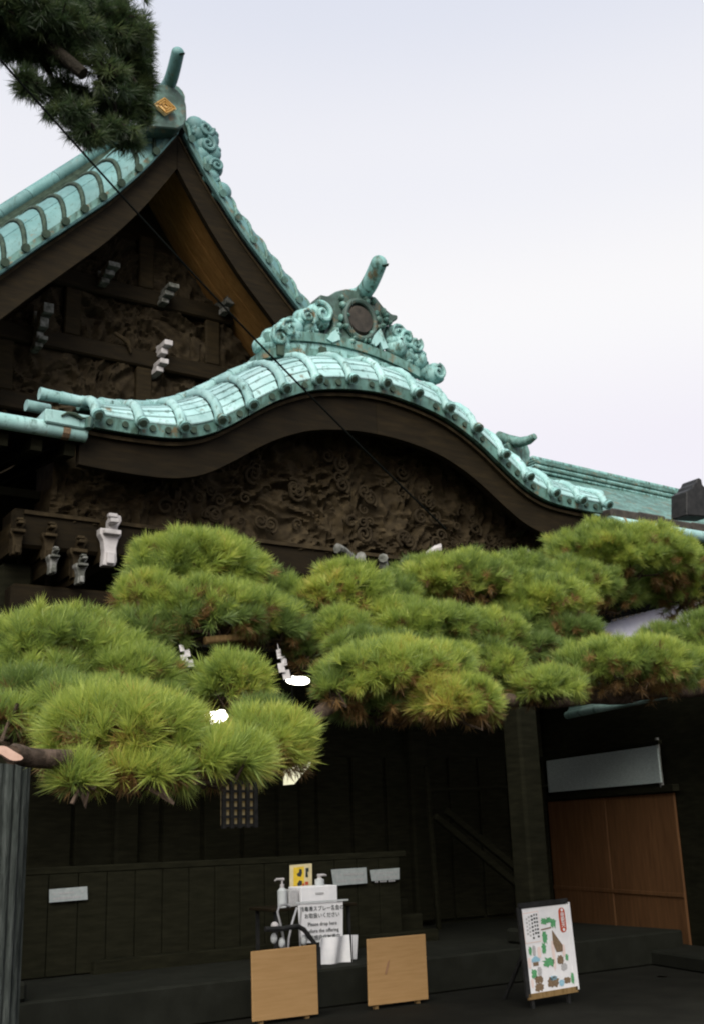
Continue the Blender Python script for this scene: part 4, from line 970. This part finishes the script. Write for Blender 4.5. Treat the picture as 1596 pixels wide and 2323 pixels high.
notice([(752,1972),(830,1967),(832,2003),(757,2009)], 'larger pale notice slip right of the yellow poster')
notice([(838,1973),(905,1968),(905,1994),(842,1998)], 'smaller pale notice slip right of the larger slip', lines=3)

# table with things
TYR = 10.2
tl_, tr_ = at(628,2062,TYR), at(800,2046,TYR); zt_ = (tl_.z+tr_.z)/2
t = thing('folding_table', ((tl_.x+tr_.x)/2,tl_.y+0.25,0.35), 'dark narrow folding table carrying the white box', 'table')
m = MB(); m.box(((tl_.x+tr_.x)/2,tl_.y+0.25,zt_-0.015), (tr_.x-tl_.x+0.1,0.5,0.03)); m.build('top', 'wood_h', t, bevel=0.005)
for x in (tl_.x+0.02, tr_.x-0.02):
    for y in (tl_.y+0.06, tl_.y+0.44):
        m = MB(); m.box((x,y,(zt_+0.35)/2-0.01), (0.03,0.03,zt_-0.36)); m.build('leg', 'black', t)
cb = [at(683,2012,TYR+0.05), at(765,2006,TYR+0.05), at(765,2046,TYR+0.05), at(683,2050,TYR+0.05)]
zb = zt_
hbx = cb[0].z-zt_; xl = at(657,2030,TYR+0.05).x
bx = thing('white_box', ((cb[0].x+cb[1].x)/2,cb[0].y+0.12,zt_), 'white box on the table below the yellow poster', 'box')
m = MB(); m.box(((cb[0].x+cb[1].x)/2,cb[0].y+0.13,zt_+hbx/2), (cb[1].x-cb[0].x,0.26,hbx)); m.build('body', 'paper', bx, bevel=0.006)
m = MB(); m.box(((cb[0].x+cb[1].x)/2,cb[0].y-0.003,zt_+hbx*0.62), (0.10,0.004,0.02)); m.build('label_strip', 'pgrey', bx)
gbx = MB(); gbx.box(((xl+cb[0].x)/2-0.01,cb[0].y+0.10,zt_+hbx*0.45), (cb[0].x-xl-0.03,0.18,hbx*0.90)); gbx.build('grey_box', 'pgrey', None, bevel=0.008, label='small grey carton on the table left of the white box', cat='box')
def bottle(px, pyt, pyb, yr, base_z, label):
    a_ = at(px,pyb,yr); b_ = at(px,pyt,yr); h = b_.z-base_z; x, y = a_.x, a_.y
    t_ = thing('pump_bottle', (x,y,base_z), label, 'bottle')
    m = MB(); m.tube([(x,y,base_z),(x,y,base_z+0.58*h),(x,y,base_z+0.68*h)], [0.048,0.048,0.022], 14); m.build('body', 'plastic', t_, smooth=True)
    m = MB(); m.tube([(x,y,base_z+0.68*h),(x,y,base_z+0.80*h),(x,y,base_z+0.81*h),(x,y,base_z+0.95*h)], [0.022,0.022,0.009,0.009], 10); m.build('collar', 'white', t_, smooth=True)
    sg = -1 if px < 700 else 1
    m = MB(); m.tube([(x-sg*0.02,y,base_z+0.97*h),(x+sg*0.06,y,base_z+0.985*h),(x+sg*0.085,y,base_z+0.93*h)], [0.014,0.011,0.008], 8); m.build('nozzle', 'white', t_, smooth=True)
bottle(641,1992,2050,TYR+0.1,zt_,'clear pump bottle on the table left of the cartons')
bottle(725,1984,2006,TYR+0.15,zt_+hbx,'clear pump bottle standing on the white box')
# yellow poster on a stand
c_ = [at(658,1962,TYR+0.38), at(708,1958,TYR+0.38), at(708,2010,TYR+0.38), at(658,2012,TYR+0.38)]
t = thing('yellow_poster', tuple((c_[2]+c_[3])/2), 'cream framed yellow poster with dark figures standing behind the cartons', 'poster')
panel([c_[0],c_[1],c_[2]-Vector((0,0,c_[2].z-zt_)),c_[3]-Vector((0,0,c_[3].z-zt_))], 0.012, 'card', 'cream', t, 0.002)
f = lambda u,v,o=-0.003: c_[0].lerp(c_[1],u).lerp(c_[3].lerp(c_[2],u),v)+Vector((0,o,0))
def fp(pts, m_, nm, o=-0.003): m = MB(); m.prism([f(u,v,o) for u,v in pts], (0,0.002,0)); m.build(nm, m_, t)
fp([(0.16,0.12),(0.64,0.10),(0.64,0.98),(0.16,0.98)], 'yellow', 'print', -0.002)
fp([(0.42,0.20),(0.52,0.22),(0.54,0.40),(0.48,0.55),(0.34,0.52),(0.30,0.42),(0.40,0.34)], 'ink', 'figure', -0.005)
fp([(0.42,0.70),(0.54,0.74),(0.54,0.92),(0.36,0.96),(0.32,0.86)], 'ink', 'figure', -0.005)
fp([(0.70,0.18),(0.84,0.18),(0.84,0.34),(0.78,0.36),(0.82,0.58),(0.70,0.58)], 'ink', 'lettering', -0.005)
fp([(0.68,0.78),(0.82,0.78),(0.82,0.92),(0.68,0.92)], 'red', 'seal_mark', -0.005)
fp([(0.56,0.86),(0.64,0.84),(0.64,0.96),(0.56,0.96)], 'red', 'seal_mark', -0.005)
# text sheet hanging off the table front
c_ = [at(676,2050,TYR-0.04), at(778,2044,TYR-0.04), at(778,2132,TYR-0.04), at(682,2140,TYR-0.04)]
t = thing('instruction_sheet', tuple((c_[2]+c_[3])/2), 'white sheet with five lines of dark text taped to the table', 'notice')
panel(c_, 0.006, 'sheet', 'paper', t, 0.001)
m = MB(); m.bar(c_[0]+Vector((-0.03,0,0.012)), c_[1]+Vector((0.06,0,0.012)), 0.02, 0.016); m.build('clip_bar', 'plastic', t)
X1 = (c_[1]-c_[0]).normalized(); Z1v = (c_[0]-c_[3]).normalized(); f = lambda u,v: c_[0].lerp(c_[1],u).lerp(c_[3].lerp(c_[2],u),v)+Vector((0,-0.002,0))
for txt, v, sz in (('消毒液スプレー各自の',0.15,0.052),('お取扱いください',0.33,0.052),('Please drop here',0.54,0.05),('before the offering',0.71,0.05),('新型感染症対策中',0.89,0.052)):
    text_mesh(txt, sz, f(0.52,v), X1, Z1v, 'ink', t)
# white cloth sheet standing below, and a narrow strip
c_ = [at(735,2140,TYR-0.1), at(778,2112,TYR-0.1), at(795,2122,TYR-0.1), at(793,2236,TYR-0.1), at(726,2234,TYR-0.1)]
m = MB(); nU = 10
def cloth(u, v):
    p_ = at(728+66*u-4*v*(1-u), 2120+8*(1-u)+112*v, TYR-0.12); return p_+Vector((0,0.03*math.sin(u*9+v*2),0))
m.grid(cloth, 20, 14, thick=(0,0.012,0)); m.build('white_cloth', 'paper', None, smooth=True, label='white cloth sheet hanging below the instruction sheet', cat='cloth')
m = MB(); m.prism([at(797,2120,TYR+0.05), at(811,2120,TYR+0.05), at(807,2205,TYR+0.05), at(801,2205,TYR+0.05)], (0,0.02,0)); m.build('white_strip', 'paper', None, label='narrow white strip right of the white cloth', cat='panel')
# tubular stand with loops
t = thing('tube_stand', tuple(at(650,2140,9.9)), 'bent steel tube stand behind the front plywood board', 'stand')
z0s = 0.35
def loop(pts, r, m_, nm):
    m = MB(); m.tube([at(*p) for p in pts], r, 8); m.build(nm, m_, t, smooth=True)
loop([(655,2200,9.95),(640,2110,9.95),(630,2068,9.95),(634,2055,9.95),(646,2050,9.95),(660,2056,9.95)], 0.012, 'chrome', 'tube')
loop([(674,2058,9.95),(664,2090,9.95),(655,2130,9.95),(650,2200,9.95)], 0.012, 'chrome', 'tube')
loop([(684,2060,9.95),(680,2110,9.95),(684,2200,9.95)], 0.010, 'chrome', 'tube')
loop([(602,2107,9.85),(640,2106,9.85),(676,2100,9.85),(690,2108,9.85),(722,2150,9.85),(724,2240,9.85)], 0.024, 'black', 'rail')
m = MB(); m.ell(at(624,2100,9.9), 0.04, 0.04, 0.04, 10, 8); m.build('knob', 'white', t, smooth=True)
for px, py in ((622,2128),(640,2138),(690,2132)):
    m = MB(); m.ell(at(px,py,9.9), 0.035, 0.03, 0.05, 8, 6); m.build('wrapped_roll', 'plastic', t, smooth=True)
for px in (655,724):
    q_ = at(px,2200 if px == 655 else 2240,9.9); m = MB(); m.tube([q_, Vector((q_.x,q_.y,0.0))], 0.012, 8); m.build('foot_tube', 'black', t)
# extinguisher by the door
q_ = at(1505,2268,9.0); zq = 0.02
t = thing('fire_extinguisher', (q_.x,q_.y,0), 'small dim red fire extinguisher on the ground right of the door', 'extinguisher')
zz = q_.z
m = MB(); m.tube([(q_.x,q_.y,0.0),(q_.x,q_.y,zz+0.02),(q_.x,q_.y,zz+0.10),(q_.x,q_.y,zz+0.13)], [0.06,0.06,0.055,0.02], 14); m.build('cylinder', 'extinguisher', t, smooth=True)
m = MB(); m.tube([(q_.x-0.03,q_.y,zz+0.15),(q_.x+0.05,q_.y,zz+0.17)], 0.012, 8); m.tube([(q_.x,q_.y,zz+0.12),(q_.x,q_.y,zz+0.16)], 0.015, 8); m.build('handle', 'black', t)
